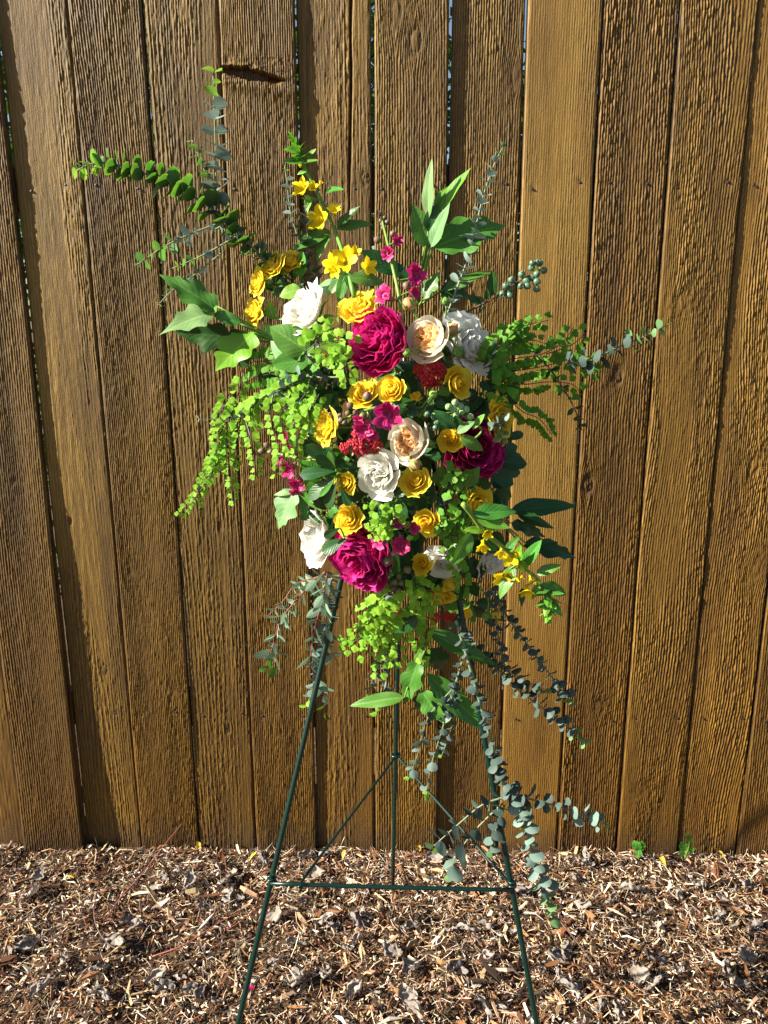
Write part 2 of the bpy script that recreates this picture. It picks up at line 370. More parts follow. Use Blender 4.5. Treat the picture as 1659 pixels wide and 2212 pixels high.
# ------------------------------------------------------------------ fence
def wood_mat():
    t = NT('stained_rough_cedar')
    g = t.attr('g').outputs['Fac']; k = t.attr('k').outputs['Fac']
    tc = t.new('ShaderNodeTexCoord'); sep = t.new('ShaderNodeSeparateXYZ'); t.link(tc.outputs['Object'], sep.inputs[0])
    n1 = t.noise(1.0, 5, stretch=(260, 260, 22)); n2 = t.noise(1.0, 3, stretch=(14, 14, 2.2)); n3 = t.noise(1.0, 4, stretch=(900, 900, 240))
    c = t.ramp(t.math('ADD', t.math('MULTIPLY', g, 0.62), t.math('MULTIPLY', n1, 0.38)),
               [(0.22, (0.016, 0.0075, 0.002)), (0.47, (0.112, 0.063, 0.0085)), (0.76, (0.290, 0.180, 0.034))])
    c = t.mix(t.math('MULTIPLY', n2, 0.30), c, (0.158, 0.092, 0.013))
    # darker, redder towards the foot of the boards
    mr = t.new('ShaderNodeMapRange'); mr.inputs[1].default_value = 1.35; mr.inputs[2].default_value = 0.15
    t.link(t.math('ADD', sep.outputs[2], t.math('MULTIPLY', n2, 0.5)), mr.inputs[0])
    c = t.mix(mr.outputs[0], c, t.mix(1.0, c, (0.80, 0.68, 0.44), 'MULTIPLY'))
    n4 = t.noise(1.0, 4, stretch=(9, 9, 1.6)); c = t.mix(t.ramp(n4, [(0.50, (0, 0, 0)), (0.72, (.65, .65, .65))]), c, t.mix(1.0, c, (0.50, 0.42, 0.34), 'MULTIPLY'))
    sp = t.new('ShaderNodeMapRange'); sp.inputs[1].default_value = .085; sp.inputs[2].default_value = .0      # soil splash
    t.link(t.math('ADD', sep.outputs[2], t.math('MULTIPLY', t.math('SUBTRACT', t.noise(1.0, 4, stretch=(40, 40, 30)), .5), .12)), sp.inputs[0])
    c = t.mix(t.math('MULTIPLY', sp.outputs[0], .65), c, (0.045, 0.028, 0.016))
    oi = t.new('ShaderNodeObjectInfo'); c = t.mix(1.0, c, oi.outputs['Color'], 'MULTIPLY')
    c = t.mix(t.math('MULTIPLY', k, 0.85), c, (0.035, 0.016, 0.008))
    t.link(c, t.p.inputs['Base Color'])
    t.p.inputs['Roughness'].default_value = 0.62; t.p.inputs['Specular IOR Level'].default_value = 0.35
    t.bump(t.math('ADD', n3, t.math('MULTIPLY', n1, 0.8)), 0.55, 0.0012)
    return t.m
M['wood'] = wood_mat()
M['rail'] = plain('weathered_rail', (0.10, 0.055, 0.03), 0.85, nscale=30, namp=0.4)
fence = thing('wooden_fence', 'tall board fence of rough brown stained cedar behind the flower stand', 'fence', (0, YF, 0))
ZT = 1.96
def edge_line(xt, xb):                          # a gap's x at the picture's top and at y = 1820, as x(z)
    a, b = on_fence(xt, 0), on_fence(xb, 1820)
    m = (a.x - b.x) / (a.z - b.z)
    return lambda z: b.x + (z - b.z) * m
# measured: A (-14,187) B (145,306) C (307,430) D (470,553) E (637,685) F (803,810) G (972,943) H (1138,1076) I (1304,1203) J (1470,1331) K (1640,1466) L (1706,1592)
GAP = [(-510, -205), (-345, -70), (-178, 58), (-14, 187), (145, 306), (307, 430), (470, 553), (637, 685), (803, 810), (972, 943),
       (1138, 1076), (1304, 1203), (1470, 1331), (1640, 1466), (1806, 1592), (1974, 1722), (2142, 1852)]
# style: period(m), amplitude(m), kind, tint, front/back offset, gap half width (top), knots (s, z, r, darkness)
def kz(y): return on_fence(829, y).z
ST = {
 2: dict(per=.0050, amp=.0009, tint=(.78, .70, .62), off=.006, lean=.004),
 3: dict(per=.0046, amp=.0009, kind='cath', c0=.45, cz=2.0, tint=(1.12, 1.10, 1.05), off=-.004, knots=[(.62, kz(1452), .007, .5), (.3, kz(1130), .004, .9)]),
 4: dict(per=.0044, amp=.0010, kind='diag', tint=(.92, .84, .74), off=.002, knots=[(.75, kz(1500), .006, .3)]),
 5: dict(per=.0060, amp=.0009, kind='cath', c0=.42, cz=-1.4, tint=(1.0, .97, .9), off=-.003, knots=[(.66, kz(1140), .006, .9), (.6, kz(1580), .007, .6), (.6, kz(700), .010, .35)]),
 6: dict(per=.0043, amp=.0010, tint=(1.0, .92, .80), off=.003),
 7: dict(per=.0058, amp=.0008, kind='cath', c0=.35, cz=1.7, tint=(1.02, .96, .86), off=-.004, knots=[(.92, kz(385), .008, .6)]),
 8: dict(per=.0052, amp=.0011, tint=(1.08, 1.02, .92), off=.009, knots=[(.55, kz(88), .012, .5), (.3, kz(25), .014, .3)]),
 9: dict(per=.0050, amp=.0009, tint=(.98, .92, .82), off=-.006, knots=[(.42, kz(620), .009, .35), (.9, kz(160), .012, .35), (.45, kz(1690), .010, .4)]),
 10: dict(per=.0047, amp=.00045, kind='smooth', tint=(.98, .92, .95), off=.001),
 11: dict(per=.0056, amp=.0014, tint=(.86, .74, .54), off=.001, knots=[(.15, kz(1045), .013, .7), (.5, kz(812), .012, .8), (.55, kz(1525), .013, .5)]),
 12: dict(per=.0052, amp=.0012, kind='wavy', tint=(.98, .88, .74), off=.002, knots=[(.34, kz(655), .012, .25), (.3, kz(1700), .010, .2)]),
 13: dict(per=.0054, amp=.0012, kind='wavy', tint=(1.04, .92, .76), off=-.001, knots=[(.8, kz(1225), .015, .15), (.6, kz(1000), .012, .2)]),
 14: dict(per=.0056, amp=.0012, tint=(.9, .8, .66), off=.003),
}
def build_board(i):
    st = ST.get(i, dict(per=.008, amp=.0008, tint=(.95, .88, .78), off=0.0))
    main = i in ST
    nx, nz = (124, 420) if main else (36, 120)
    L, Rr = edge_line(*GAP[i]), edge_line(*GAP[i + 1])
    z0 = -0.03
    s = np.linspace(0, 1, nx)[None, :]; z = np.linspace(z0, ZT, nz)[:, None]
    if i == 6:                                    # finer rows across the torn knot
        za, zb_ = kz(190), kz(120)
        z = np.concatenate([np.linspace(z0, za, nz - 130)[:-1], np.linspace(za, zb_, 110)[:-1], np.linspace(zb_, ZT, 22)])[:, None]
    sd = 100 + i * 13
    gl = 0.0012 + 0.0010 * vn(z * 2, z * 0 + 1, sd); gr = 0.0012 + 0.0010 * vn(z * 2, z * 0 + 5, sd)
    if i == 9: gl = gl + 0.0040 * np.clip((z - 0.9) / 0.8, 0, 1)
    if i == 8: gl = gl + 0.003 * np.clip((z - 1.0) / 0.5, 0, 1)
    if i == 10: gl = gl + 0.0008 * np.clip((z - 1.0) / 0.5, 0, 1)
    xl, xr = L(z) + gl, Rr(z) - gr
    X = xl + (xr - xl) * s; Z = z + 0 * s
    W = 0.142; a = s * W + 0 * z
    zz = Z
    kind = st.get('kind', 'fine')
    ak = a + 0.010 * (vn(zz * 1.3, zz * 0, sd) - .5) + 0.012 * (fbm(a * 16, zz * 1.6, sd + 1, 3) - .5)
    kdark = np.zeros_like(a); core = np.zeros_like(a); rings = np.zeros_like(a)
    for (ks, kzv, kr, kd) in st.get('knots', []):
        da = a - ks * W; dz = zz - kzv
        d = np.sqrt(da ** 2 + (dz * 0.55) ** 2) * (1 + .35 * (vn(np.arctan2(dz, da) * 1.5, da * 0, sd) - .5))
        ak = ak - np.sign(da) * kr * 0.85 * np.exp(-(d / (1.7 * kr)) ** 2)
        c = 1 / (1 + np.exp((d - kr) / (kr * .13)))
        core = np.maximum(core, c); rings = np.where(c > .4, .5 + .5 * np.sin(d / .0019), rings)
        kdark = np.maximum(kdark, kd * (.55 * c + .45 * np.exp(-(np.abs(d - kr) / (.22 * kr)) ** 2)) * (.6 + .5 * vn(a * 600, zz * 400, sd)))
    if kind == 'cath':
        u = ak - st['c0'] * W
        ph = u ** 2 / (2.2 * st['per'] * W) * .9 + np.abs(u) / (st['per'] * 2.4) + 1.6 * st['cz'] * zz * (.6 + .6 * np.exp(-(u / .02) ** 2))
        ph = ph + 0.5 * (fbm(a * 14, zz * 1.0, sd + 3, 2) - .5)
    elif kind == 'diag':
        ph = (ak + 0.040 * np.clip(zz - 1.0, 0, 1) ** 1.2 * (1 - .6 * s) + .010 * np.clip(.9 - zz, 0, 1)) / st['per']
    elif kind == 'wavy':
        ph = (ak + 0.009 * np.sin(zz * 4.4 + a * 16 + i) + .004 * np.sin(zz * 11 + i)) / st['per']
    else:
        ph = ak / st['per']
    ph = ph + 0.26 * (vn(a * 160, zz * 38, sd + 5) - .5) + .12 * (vn(a * 60, zz * 110, sd + 15) - .5)
    rid = (0.5 + 0.5 * np.sin(2 * PI * ph))
    if kind == 'cath':                            # saw marks run straight across the flat grain
        fine = .5 + .5 * np.sin(2 * PI * (a / .0048 + .7 * (vn(a * 120, zz * 30, sd + 31) - .5) + .8 * fbm(a * 8, zz * 2, sd + 33, 2)))
        rid = .55 * rid + .45 * fine
    rid = rid ** .5 if kind == 'smooth' else rid ** 1.25
    worn = np.clip((fbm(a * 16, zz * 1.1, sd + 41, 3) - .56) / .10, 0, 1) * (.85 if kind in ('cath', 'wavy') else .5)
    mod = (.25 + 1.1 * fbm(a * 22, zz * 5.5, sd + 7, 3)) * (1 - .75 * worn)
    chat = vn(a * 420, zz * 130, sd + 9) * .6 + vn(a * 250, zz * 260, sd + 10) * .4
    tear = np.clip(fbm(a * 120, zz * 42, sd + 21, 3) - .5, 0, 1) * 2
    A = st['amp'] * 1.9
    h = A * (rid * mod * (.55 + .75 * chat) * (1 - core) + .85 * (chat - .5) * (0.35 if kind == 'smooth' else 1) * mod + core * (rings * .5 - .2))
    if kind != 'smooth': h = h + A * .9 * tear * mod
    h = h + 0.0016 * (fbm(a * 26, zz * 3.2, sd + 11, 3) - .5) + .003 * (vn(zz * 3, zz * 0 + 3, sd + 2) - .5)
    h = h - 0.0022 * core * (kdark > .3)
    ex = np.minimum(s, 1 - s) * W
    h = h - 0.0030 * np.exp(-(ex / .0022) ** 1.5) * (.6 + .8 * vn(zz * 60, zz * 0 + s * 40, sd + 4))
    if i == 6:                                    # torn horizontal knot high on the board
        mid = kz(150) - 0.024 * (s - .1) + .004 * (vn(s * 7, s * 0, 71) - .5); dz = zz - mid
        wdt = .0095 * np.clip(1.25 - np.abs(s - .33) * 2.3, 0, 1) * (.7 + .6 * vn(s * 22, zz * 90, 3))
        cut = 1 / (1 + np.exp((np.abs(dz) - wdt) / .0009)) * (wdt > .0004)
        hole = np.exp(-(((s - .70) * W) / .010) ** 2 - ((dz + .004) / .007) ** 2)
        h = h - .014 * cut - .012 * hole + .004 * np.exp(-((dz - wdt * 1.3) / .004) ** 2) * (s < .7) + .003 * np.exp(-((dz + .02) / .012) ** 2)
        kdark = np.maximum(kdark, np.maximum(cut * (.75 + .4 * vn(s * 60, zz * 300, 5)), hole))
        kdark = np.maximum(kdark, .75 * np.exp(-((dz + .004) / .012) ** 2) * vn(s * 50, zz * 160, 8) * np.clip(1.4 - np.abs(s - .55) * 2, 0, 1))
    if i == 7:                                    # long drying crack
        cx = .70 - .10 * np.clip((kz(300) - zz) / .5, -.6, 1) + .03 * (vn(zz * 9, zz * 0, 5) - .5)
        wdt = .0022 * np.clip((zz - kz(470)) / .12, 0, 1)
        cut = 1 / (1 + np.exp((np.abs(s - cx) * W - wdt) / .0005)) * (wdt > .0001)
        h = h - .011 * cut; kdark = np.maximum(kdark, cut * .9)
        h = h + np.where(s > cx, .0025, 0) * np.clip((zz - kz(480)) / .1, 0, 1)
    nails = []
    if main:
        rn = random.Random(i * 7 + 1)
        for yy in (403, 1547):
            for s0 in (.12 + rn.random() * .12, .72 + rn.random() * .15):
                zn = kz(yy) + rn.uniform(-.006, .006); nails.append((s0, zn))
                below = np.clip((zn - zz) / .07, 0, 1)
                kdark = np.maximum(kdark, .55 * np.exp(-((a - s0 * W) / .0035) ** 2) * np.where((zz < zn + .004), (1 - below) ** 1.5, 0) * (.5 + .6 * vn(a * 500, zz * 60, sd)))
                h = h * (1 - .8 * np.exp(-(((a - s0 * W) ** 2 + (zz - zn) ** 2) / .006 ** 2)))
    lean = st.get('lean', 0.0)
    dep = st['off'] + lean * (1 - zz / 1.2) + 0.004 * (vn(np.array([i * 3.3]), np.array([2.0]), 9)[0] - .5) * (s - .5) * 2
    if i == 2: dep = dep + .012 * np.clip(1 - zz / .9, 0, 1)
    Y = -KF * X - dep - h
    g = np.clip(rid * (.6 - .3 * worn) + .45 * chat * mod + .40 * (fbm(a * 26, zz * 2.2, sd + 12, 3) - .5) + .30 * worn, 0, 1)
    if kind == 'smooth': g = .45 + .3 * rid + .1 * chat
    zb = z0 + .0 * s
    V = np.stack([X, Y, Z], -1).reshape(-1, 3)
    idx = np.arange(nx * nz).reshape(nz, nx)
    Q = np.stack([idx[:-1, :-1], idx[:-1, 1:], idx[1:, 1:], idx[1:, :-1]], -1).reshape(-1, 4)
    # sides and back
    n0 = len(V); per = np.concatenate([idx[:, 0], idx[-1, 1:], idx[::-1, -1][1:], idx[0, ::-1][1:-1]])
    B = V[per].copy(); B[:, 1] = -KF * B[:, 0] - dep.reshape(-1)[0] * 0 - st['off'] + .016
    V2 = np.concatenate([V, B]); m = len(per); k = np.arange(m); k2 = (k + 1) % m
    Q2 = np.stack([per[k2], per[k], n0 + k, n0 + k2], 1)
    r = nz - 1                                     # back: left edge to right edge strips
    left = n0 + np.arange(nz); right = n0 + nz - 1 + (nx - 1) + (nz - 1) - np.arange(nz)
    Q3 = np.stack([left[:-1], left[1:], right[1:], right[:-1]], 1)
    ga = np.concatenate([g.ravel(), np.full(m, .4)]); ka = np.concatenate([np.clip(kdark, 0, 1).ravel(), np.full(m, .15)])
    o = part('board', np_mesh('board', V2, np.concatenate([Q, Q2, Q3]), {'g': ga, 'k': ka}, M['wood']), fence)
    o.color = (*st['tint'], 1)
    return o, L, Rr, st, nails
cone_V = [(0, -.0016, 0)] + [(math.cos(q) * .0034, .0008, math.sin(q) * .0034) for q in np.linspace(0, 2 * PI, 9)[:-1]]
nail_me = mesh('nail', cone_V, [(0, 1 + (k + 1) % 8, 1 + k) for k in range(8)], mat=M['nail'])
for i in range(len(GAP) - 1):
    b, L, Rr, st, nails = build_board(i)
    for (s0, z) in nails:
        x = L(z) + (Rr(z) - L(z)) * s0
        n = part('nail', nail_me, b); n.location = (x, -KF * x - st['off'] - .0022, z)
for zz in (kz(403), kz(1547)):
    V = []
    for x in (-1.9, 1.9):
        for dy in (.020, .056):
            for dz in (-.042, .042): V.append((x, -KF * x + dy, zz + dz))
    part('rail', mesh('rail', V, [(0, 1, 3, 2), (4, 6, 7, 5), (0, 4, 5, 1), (2, 3, 7, 6), (1, 5, 7, 3), (0, 2, 6, 4)], mat=M['rail'], smooth=False), fence)

# ------------------------------------------------------------------ shrubs seen through the gaps
M['shrub'] = organic('shrub_leaf', (0.04, 0.11, 0.014), trans=0.35, var=0.3)
def shrub(label, x, y, rx, rz, n, seed):
    g = np.random.default_rng(seed); t = thing('garden_shrub', label, 'shrub', (x, y, 0), 'shrubs behind the fence')
    p = g.normal(0, 1, (n, 3)); p /= np.linalg.norm(p, axis=1)[:, None]; p *= (g.random(n) ** .33 * (.75 + .35 * vn(p[:, 0] * 3, p[:, 2] * 3, seed)))[:, None]
    p = p * (rx, .5, rz) + (0, 0, rz)
    a = g.normal(0, 1, (n, 3)); a /= np.linalg.norm(a, axis=1)[:, None]; b = np.cross(a, g.normal(0, 1, (n, 3))); b /= np.linalg.norm(b, axis=1)[:, None]
    s = g.uniform(.02, .045, (n, 1))
    V = np.stack([p - a * s, p + b * s * .5, p + a * s, p - b * s * .5], 1).reshape(-1, 3)
    part('crown', np_mesh('crown', V, np.arange(4 * n).reshape(-1, 4), {'v': np.tile([0, .5, 1, .5], n), 'u': np.zeros(4 * n)}, M['shrub']), t)
    V, F = tube([Vector((0, 0, -.02)), Vector((.05, 0, rz * .5)), Vector((0, .02, rz * 1.2))], .035, .015)
    part('trunk', mesh('trunk', V, F, mat=M['woodtw']), t)
shrub('leafy green shrub glimpsed through the left gaps of the fence', -1.7, 3.6, 1.7, 1.75, 14000, 1)
shrub('leafy green shrub glimpsed through the middle gaps of the fence', .55, 3.9, .9, 1.28, 9000, 2)
shrub('leafy green shrub glimpsed through the right gaps of the fence', 1.95, 3.4, 1.5, 2.0, 16000, 3)
shrub('tall leafy green shrub glimpsed through the gaps left of the flower spray', -.40, 3.3, .72, 2.0, 9000, 4)

# ------------------------------------------------------------------ easel
def easel():
    foot_l = at(497, 2290, .985); foot_r = at(1176, 2300, .985)
    foot_l = on_ground(480, 2360, -.02); foot_r = on_ground(1187, 2360, -.02)
    apex_y = 1.262
    al, ar, ab = at(862, 712, apex_y), at(884, 712, apex_y), at(876, 705, apex_y + .012)
    rear = on_ground(848, 1934, -.015)
    t = thing('wire_easel', 'dark green coated wire easel standing on the mulch and carrying the flower spray', 'easel', (foot_l + foot_r) / 2)
    o = t.location
    def rod(name, pts, r, n=10, parent=t):
        V, F = tube([p - o for p in spline(pts, n)], r, seg=10); return part(name, mesh(name, V, F, mat=M['wire']), parent)
    rod('leg', [foot_l, al], .0048); rod('leg', [foot_r, ar], .0048); rod('leg', [rear, ab], .0042)
    def on_leg(f, a, y):                       # point of the leg at picture row y
        lo, hi = 0.0, 1.0
        for _ in range(40):
            m = (lo + hi) / 2; p = f.lerp(a, m) - CAM
            d = p.y * math.cos(PITCH) - p.z * math.sin(PITCH); v = CY - FPX * (p.y * math.sin(PITCH) + p.z * math.cos(PITCH)) / d
            if v > y: lo = m
            else: hi = m
        return f.lerp(a, m)
    bl, br = on_leg(foot_l, al, 1903), on_leg(foot_r, ar, 1917)
    f = Vector((0, -.006, 0))
    bar = rod('crossbar', [bl + f, (bl + br) / 2 + f + Vector((0, 0, -.001)), br + f], .0034)
    for p in (bl, br):
        q = [p + Vector((math.cos(a) * .0062, math.sin(a) * .0062, .0012 * a)) for a in np.linspace(0, 4 * PI, 25)]
        rod('wire_wrap', q, .0016, 40, bar)
    ring_c = on_leg(rear, ab, 1633)
    q = [ring_c + Vector((math.cos(a) * .0078, math.sin(a) * .0078, .0005 * a)) for a in np.linspace(0, 2.2 * PI, 25)]
    ring = rod('collar', q, .0026, 40)
    hook = bl.lerp(br, .125)
    rod('brace', [ring_c + Vector((-.006, -.004, 0)), ring_c.lerp(hook, .06) + Vector((0, 0, -.001)), ring_c.lerp(hook, .95), hook + Vector((.004, -.010, .004)), hook + Vector((-.002, -.012, -.010))], .0025, 24)
    rod('brace', [ring_c + Vector((.006, -.004, 0)), ring_c.lerp(br, .06) + Vector((.002, 0, .001)), br + Vector((-.004, .004, .006))], .0028, 14)
easel()

# floral foam block behind the flowers
def foam():
    t = at(858, 1030, 1.2); tt = thing('floral_foam', 'dark green foam block hidden behind the flowers', 'floral foam', t)
    V, F = [], []
    n, m = 14, 9
    for i in range(n + 1):
        f = i / n; w = math.sin(PI * min(max(f, .04), .96)) ** .35
        for k in range(m):
            a = 2 * PI * k / m; V.append((math.cos(a) * .055 * w, math.sin(a) * .042 * w + .01, (f - .5) * .36))
    for i in range(n):
        for k in range(m): F.append((i * m + k, i * m + (k + 1) % m, (i + 1) * m + (k + 1) % m, (i + 1) * m + k))
    F += [tuple(range(m - 1, -1, -1)), tuple(n * m + k for k in range(m))]
    part('foam_block', mesh('foam_block', V, F, mat=M['foam']), tt)
    return t
FOAM = foam()

# ------------------------------------------------------------------ leaf and petal shapes
def leaf_mesh(name, hw, mat, nu=6, nv=10, fold=.15, bend=.15, wave=.0, cup=0.0, seed=0, twist=0.0):
    """unit-length blade along +Y, half width hw(v) per unit length, normal +Z"""
    r = random.Random(seed); p1, p2 = r.random() * 6, r.random() * 6
    V, U, T, F = [], [], [], []
    for j in range(nv + 1):
        v = j / nv; w = max(hw(v), .002)
        for i in range(nu + 1):
            u = -1 + 2 * i / nu
            x = u * w
            z = fold * abs(u) * w * (1 - .3 * abs(u)) - bend * v * v + cup * (u * u) * w + wave * abs(u) * math.sin(v * 13 + p1 + (2 if u > 0 else 0)) * (w + .04)
            z += twist * u * w * v
            yy = v - .05 * w * abs(u) * math.sin(v * 9 + p2) * (wave > 0)
            V.append((x, yy * (1 - .2 * bend * v), z)); U.append(u); T.append(v)
    for j in range(nv):
        for i in range(nu):
            a = j * (nu + 1) + i; F.append((a, a + 1, a + nu + 2, a + nu + 1))
    return mesh(name, V, F, {'u': U, 'v': T}, mat)
def hw_round(v): return .5 * math.sqrt(max(0, 1 - (2 * v - 1) ** 2)) * .96
def hw_ovate(v): return .30 * math.sin(PI * v ** .75) ** .8 if 0 < v < 1 else 0
def hw_ell(v): return .21 * math.sin(PI * v) ** .75 if 0 < v < 1 else 0
def hw_lance(v): return .17 * math.sin(PI * v ** .72) ** .9 * (1 + .0 * v) if 0 < v < 1 else 0
def hw_oblong(v): return .19 * min(1, (v + .02) / .65) ** .9 * math.sqrt(max(0, 1 - max(0, (v - .68) / .32) ** 2.2))
def hw_lobed(v):
    a = .20 * math.sin(PI * min(1, v / .62) ** .8) ** .8 + .13 * math.exp(-((v - .30) / .07) ** 2)
    b = .15 * max(0, 1 - abs(v - .60) / .4) ** 1.2 + .05 * math.exp(-((v - .57) / .05) ** 2)
    return max(.0, a if v < .62 else 0) * (1 if v < .55 else max(0, (.62 - v) / .07)) + b * (v > .1) * (1 if v < .98 else .3)
def hw_lobed2(v):
    env = .30 * math.sin(PI * v ** .7) ** .9 if 0 < v < 1 else 0
    return env * (.72 + .42 * abs(math.sin(v * 9.5 + .4)) ** 1.5 * (v < .8) + .1)
LF = {}
def leafkind(k, mat, var=0):
    key = (k, mat, var)
    if key not in LF:
        h, kw = {'round': (hw_round, dict(nu=6, nv=7, fold=.10, bend=.08, cup=.12)),
                 'ovate': (hw_ovate, dict(fold=.22, bend=.16, wave=.05)),
                 'ell': (hw_ell, dict(nu=4, nv=7, fold=.22, bend=.12)),
                 'lance': (hw_lance, dict(fold=.3, bend=.14, wave=.08)),
                 'oblong': (hw_oblong, dict(fold=.16, bend=.12, wave=.03)),
                 'lobed': (hw_lobed, dict(nv=22, fold=.25, bend=.18, wave=.08)),
                 'lobed2': (hw_lobed2, dict(nv=22, fold=.20, bend=.15, wave=.10))}[k]
        kw = dict(kw); f = (1, 1.5, .6, 1.2)[var % 4]
        kw['bend'] *= (1, -.5, 2.0, .4)[var % 4]; kw['fold'] *= f; kw['twist'] = (0, .25, -.3, .1)[var % 4]
        LF[key] = leaf_mesh(k + '_leaf', h, M[mat], seed=var + len(k), **kw)
    return LF[key]
def facing(a, b): return Vector((a, -1.0, b)).normalized()

# fan-shaped fern leaflet: short stalk, scalloped outer edge
def fan_mesh(mat, seed):
    r = random.Random(seed); V = [(0, 0, 0)]; v = [0]; u = [0]; F = []
    n = 9; sp = 1.12 + .25 * r.random()
    for ring, f in ((1, .55), (2, 1.0)):
        for i in range(n):
            q = -sp + 2 * sp * i / (n - 1)
            rad = f * (.78 + .22 * math.cos(q)) * (1 if ring == 1 else (1 - .17 * (i % 3 == 0) * (0 < i < n - 1) + .05 * r.uniform(-1, 1)))
            V.append((math.sin(q) * rad * .72, math.cos(q) * rad * .85 + .15 * f, .05 * f * math.sin(i * 1.3 + seed) - .12 * f * f * abs(math.sin(q)))); v.append(f); u.append(q)
    for i in range(n - 1):
        F.append((0, 2 + i, 1 + i)); F.append((1 + i, 2 + i, 2 + n + i, 1 + n + i))
    return mesh('leaflet', V, F, {'u': u, 'v': v}, M[mat])
FAN = {m: [fan_mesh(m, s) for s in range(4)] for m in ('fern', 'fernmid', 'fernshade')}

def sector(phi, w, prof, tip=.25, ruf=0.0, seed=0, spiral=0.0, nu=7, nv=7, ctr=(0, 0), notch=0.0, sk=.5, pw=2.0):
    """one petal as a sector of a surface of revolution; returns verts, faces, u, v"""
    r = random.Random(seed); ph = [r.random() * 6.28 for _ in range(4)]; fr = [r.uniform(1.5, 3), r.uniform(3, 5.5), r.uniform(5, 8)]
    V, F, U, T = [], [], [], []
    for j in range(nv + 1):
        v = j / nv
        for i in range(nu + 1):
            u = -1 + 2 * i / nu
            ve = v * (1 - tip * abs(u) ** pw - notch * math.exp(-(u / .25) ** 2) * v)
            sh = sk + (1 - sk) * math.sin(PI / 2 * min(1, v * 1.5))
            rr_, z = prof(ve)
            wv = ruf * v * v * (math.sin(fr[0] * u * 2 + ph[0]) + .6 * math.sin(fr[1] * u * 2 + ph[1]) + .4 * math.sin(fr[2] * u * 2 + ph[2]))
            rr_ = rr_ * (1 + spiral * u) + wv; z += ruf * .6 * v * v * math.sin(fr[1] * u * 1.6 + ph[3])
            an = phi + u * w * sh
            V.append((ctr[0] + rr_ * math.cos(an), ctr[1] + rr_ * math.sin(an), z)); U.append(u); T.append(v)
    for j in range(nv):
        for i in range(nu):
            a = j * (nu + 1) + i; F.append((a, a + 1, a + nu + 2, a + nu + 1))
    return V, F, U, T
def petal(mat, *a, **k):
    V, F, U, T = sector(*a, **k)
    return mesh('petal', V, F, {'u': U, 'v': T}, M[mat])

def rose_petals(seed, n=24, inner='yellow_in', outer='yellow', open_=1.0, ruf=.03, curl=.34, cut=.4, tall=1.0, tip=.30, wob=.0):
    r = random.Random(seed); out = []; phi = r.random() * 6
    for i in range(n):
        t = i / (n - 1); Rr = .06 + .68 * t ** .9; H = (.86 - .24 * t) * tall; cl = curl * open_ * t ** 1.4 * r.uniform(.7, 1.2)
        w = 1.7 - .95 * t ** .6; cin = .30 * (1 - t) ** .7
        lift = r.uniform(-.03, .03)
        def prof(v, Rr=Rr, H=H, cl=cl, cin=cin, t=t, lift=lift):
            ra = Rr * (.22 + .78 * math.sin(PI / 2 * min(1, v * 1.35))) * (1 - cin * v ** 3) + cl * max(0, v - .35) ** 2 * 2.4
            return ra, -.30 + (H + lift) * v - cl * 1.0 * max(0, v - .55) ** 2 * 3.2
        out.append(petal(inner if t < cut else outer, phi, w, prof, tip=tip * (.5 + .6 * t), ruf=ruf * (.5 + t), seed=seed * 77 + i, spiral=.16 + .10 * (1 - t), pw=1.6))
        phi += 2.399 + r.uniform(-.15, .15)
    return out
def quartered_petals(seed, inner, outer, n_out=13, n_q=4, ruf=.05, curl=.10, per=6, deep=.08):
    """garden rose: cupped outer petals round a heart folded into quarters"""
    r = random.Random(seed); out = []; phi = 0
    for i in range(n_out):
        t = i / (n_out - 1); Rr = .50 + .30 * t; H = .78 - .16 * t; cl = curl * t * r.uniform(.5, 1.6)
        def prof(v, Rr=Rr, H=H, cl=cl, t=t):
            ra = Rr * (.20 + .80 * math.sin(PI / 2 * min(1, v * 1.25))) * (1 - .13 * (1 - t) * v ** 4) + cl * max(0, v - .4) ** 2 * 2.6
            return ra, -.38 + H * (v ** 1.15) - cl * max(0, v - .55) ** 2 * 2.5
        out.append(petal(outer, phi, .78 - .1 * t, prof, tip=.16, ruf=ruf * .6, seed=seed * 31 + i, spiral=.10, nv=8))
        phi += 2.399 + r.uniform(-.2, .2)
    for q in range(n_q):
        qa = q * 2 * PI / n_q + r.uniform(-.2, .2); c = (math.cos(qa) * .25, math.sin(qa) * .25)
        for k in range(per):
            f = (k + .5) / per; ph = qa + (1 if k % 2 else -1) * (.25 + .45 * f) + r.uniform(-.2, .2) + (0 if k < per - 1 else PI)
            Rr = .05 + .23 * f; H = .70 - .06 * f + r.uniform(-.05, .05) - deep * (1 - f)
            def prof(v, Rr=Rr, H=H): return Rr * (.3 + .7 * math.sin(PI / 2 * min(1, v * 1.5))), -.30 + H * v
            out.append(petal(inner, ph, 1.45 - .35 * f, prof, tip=.14, ruf=ruf * .8, seed=seed * 57 + q * 9 + k, spiral=.22, ctr=c, nu=8, nv=5))
    for k in range(5):
        def prof(v, k=k): return .04 + .028 * k, -.25 + (.50 + .02 * k) * v
        out.append(petal(inner, r.random() * 6, 1.4, prof, tip=.2, ruf=ruf * .5, seed=seed * 5 + k, spiral=.2, nu=6, nv=4))
    return out
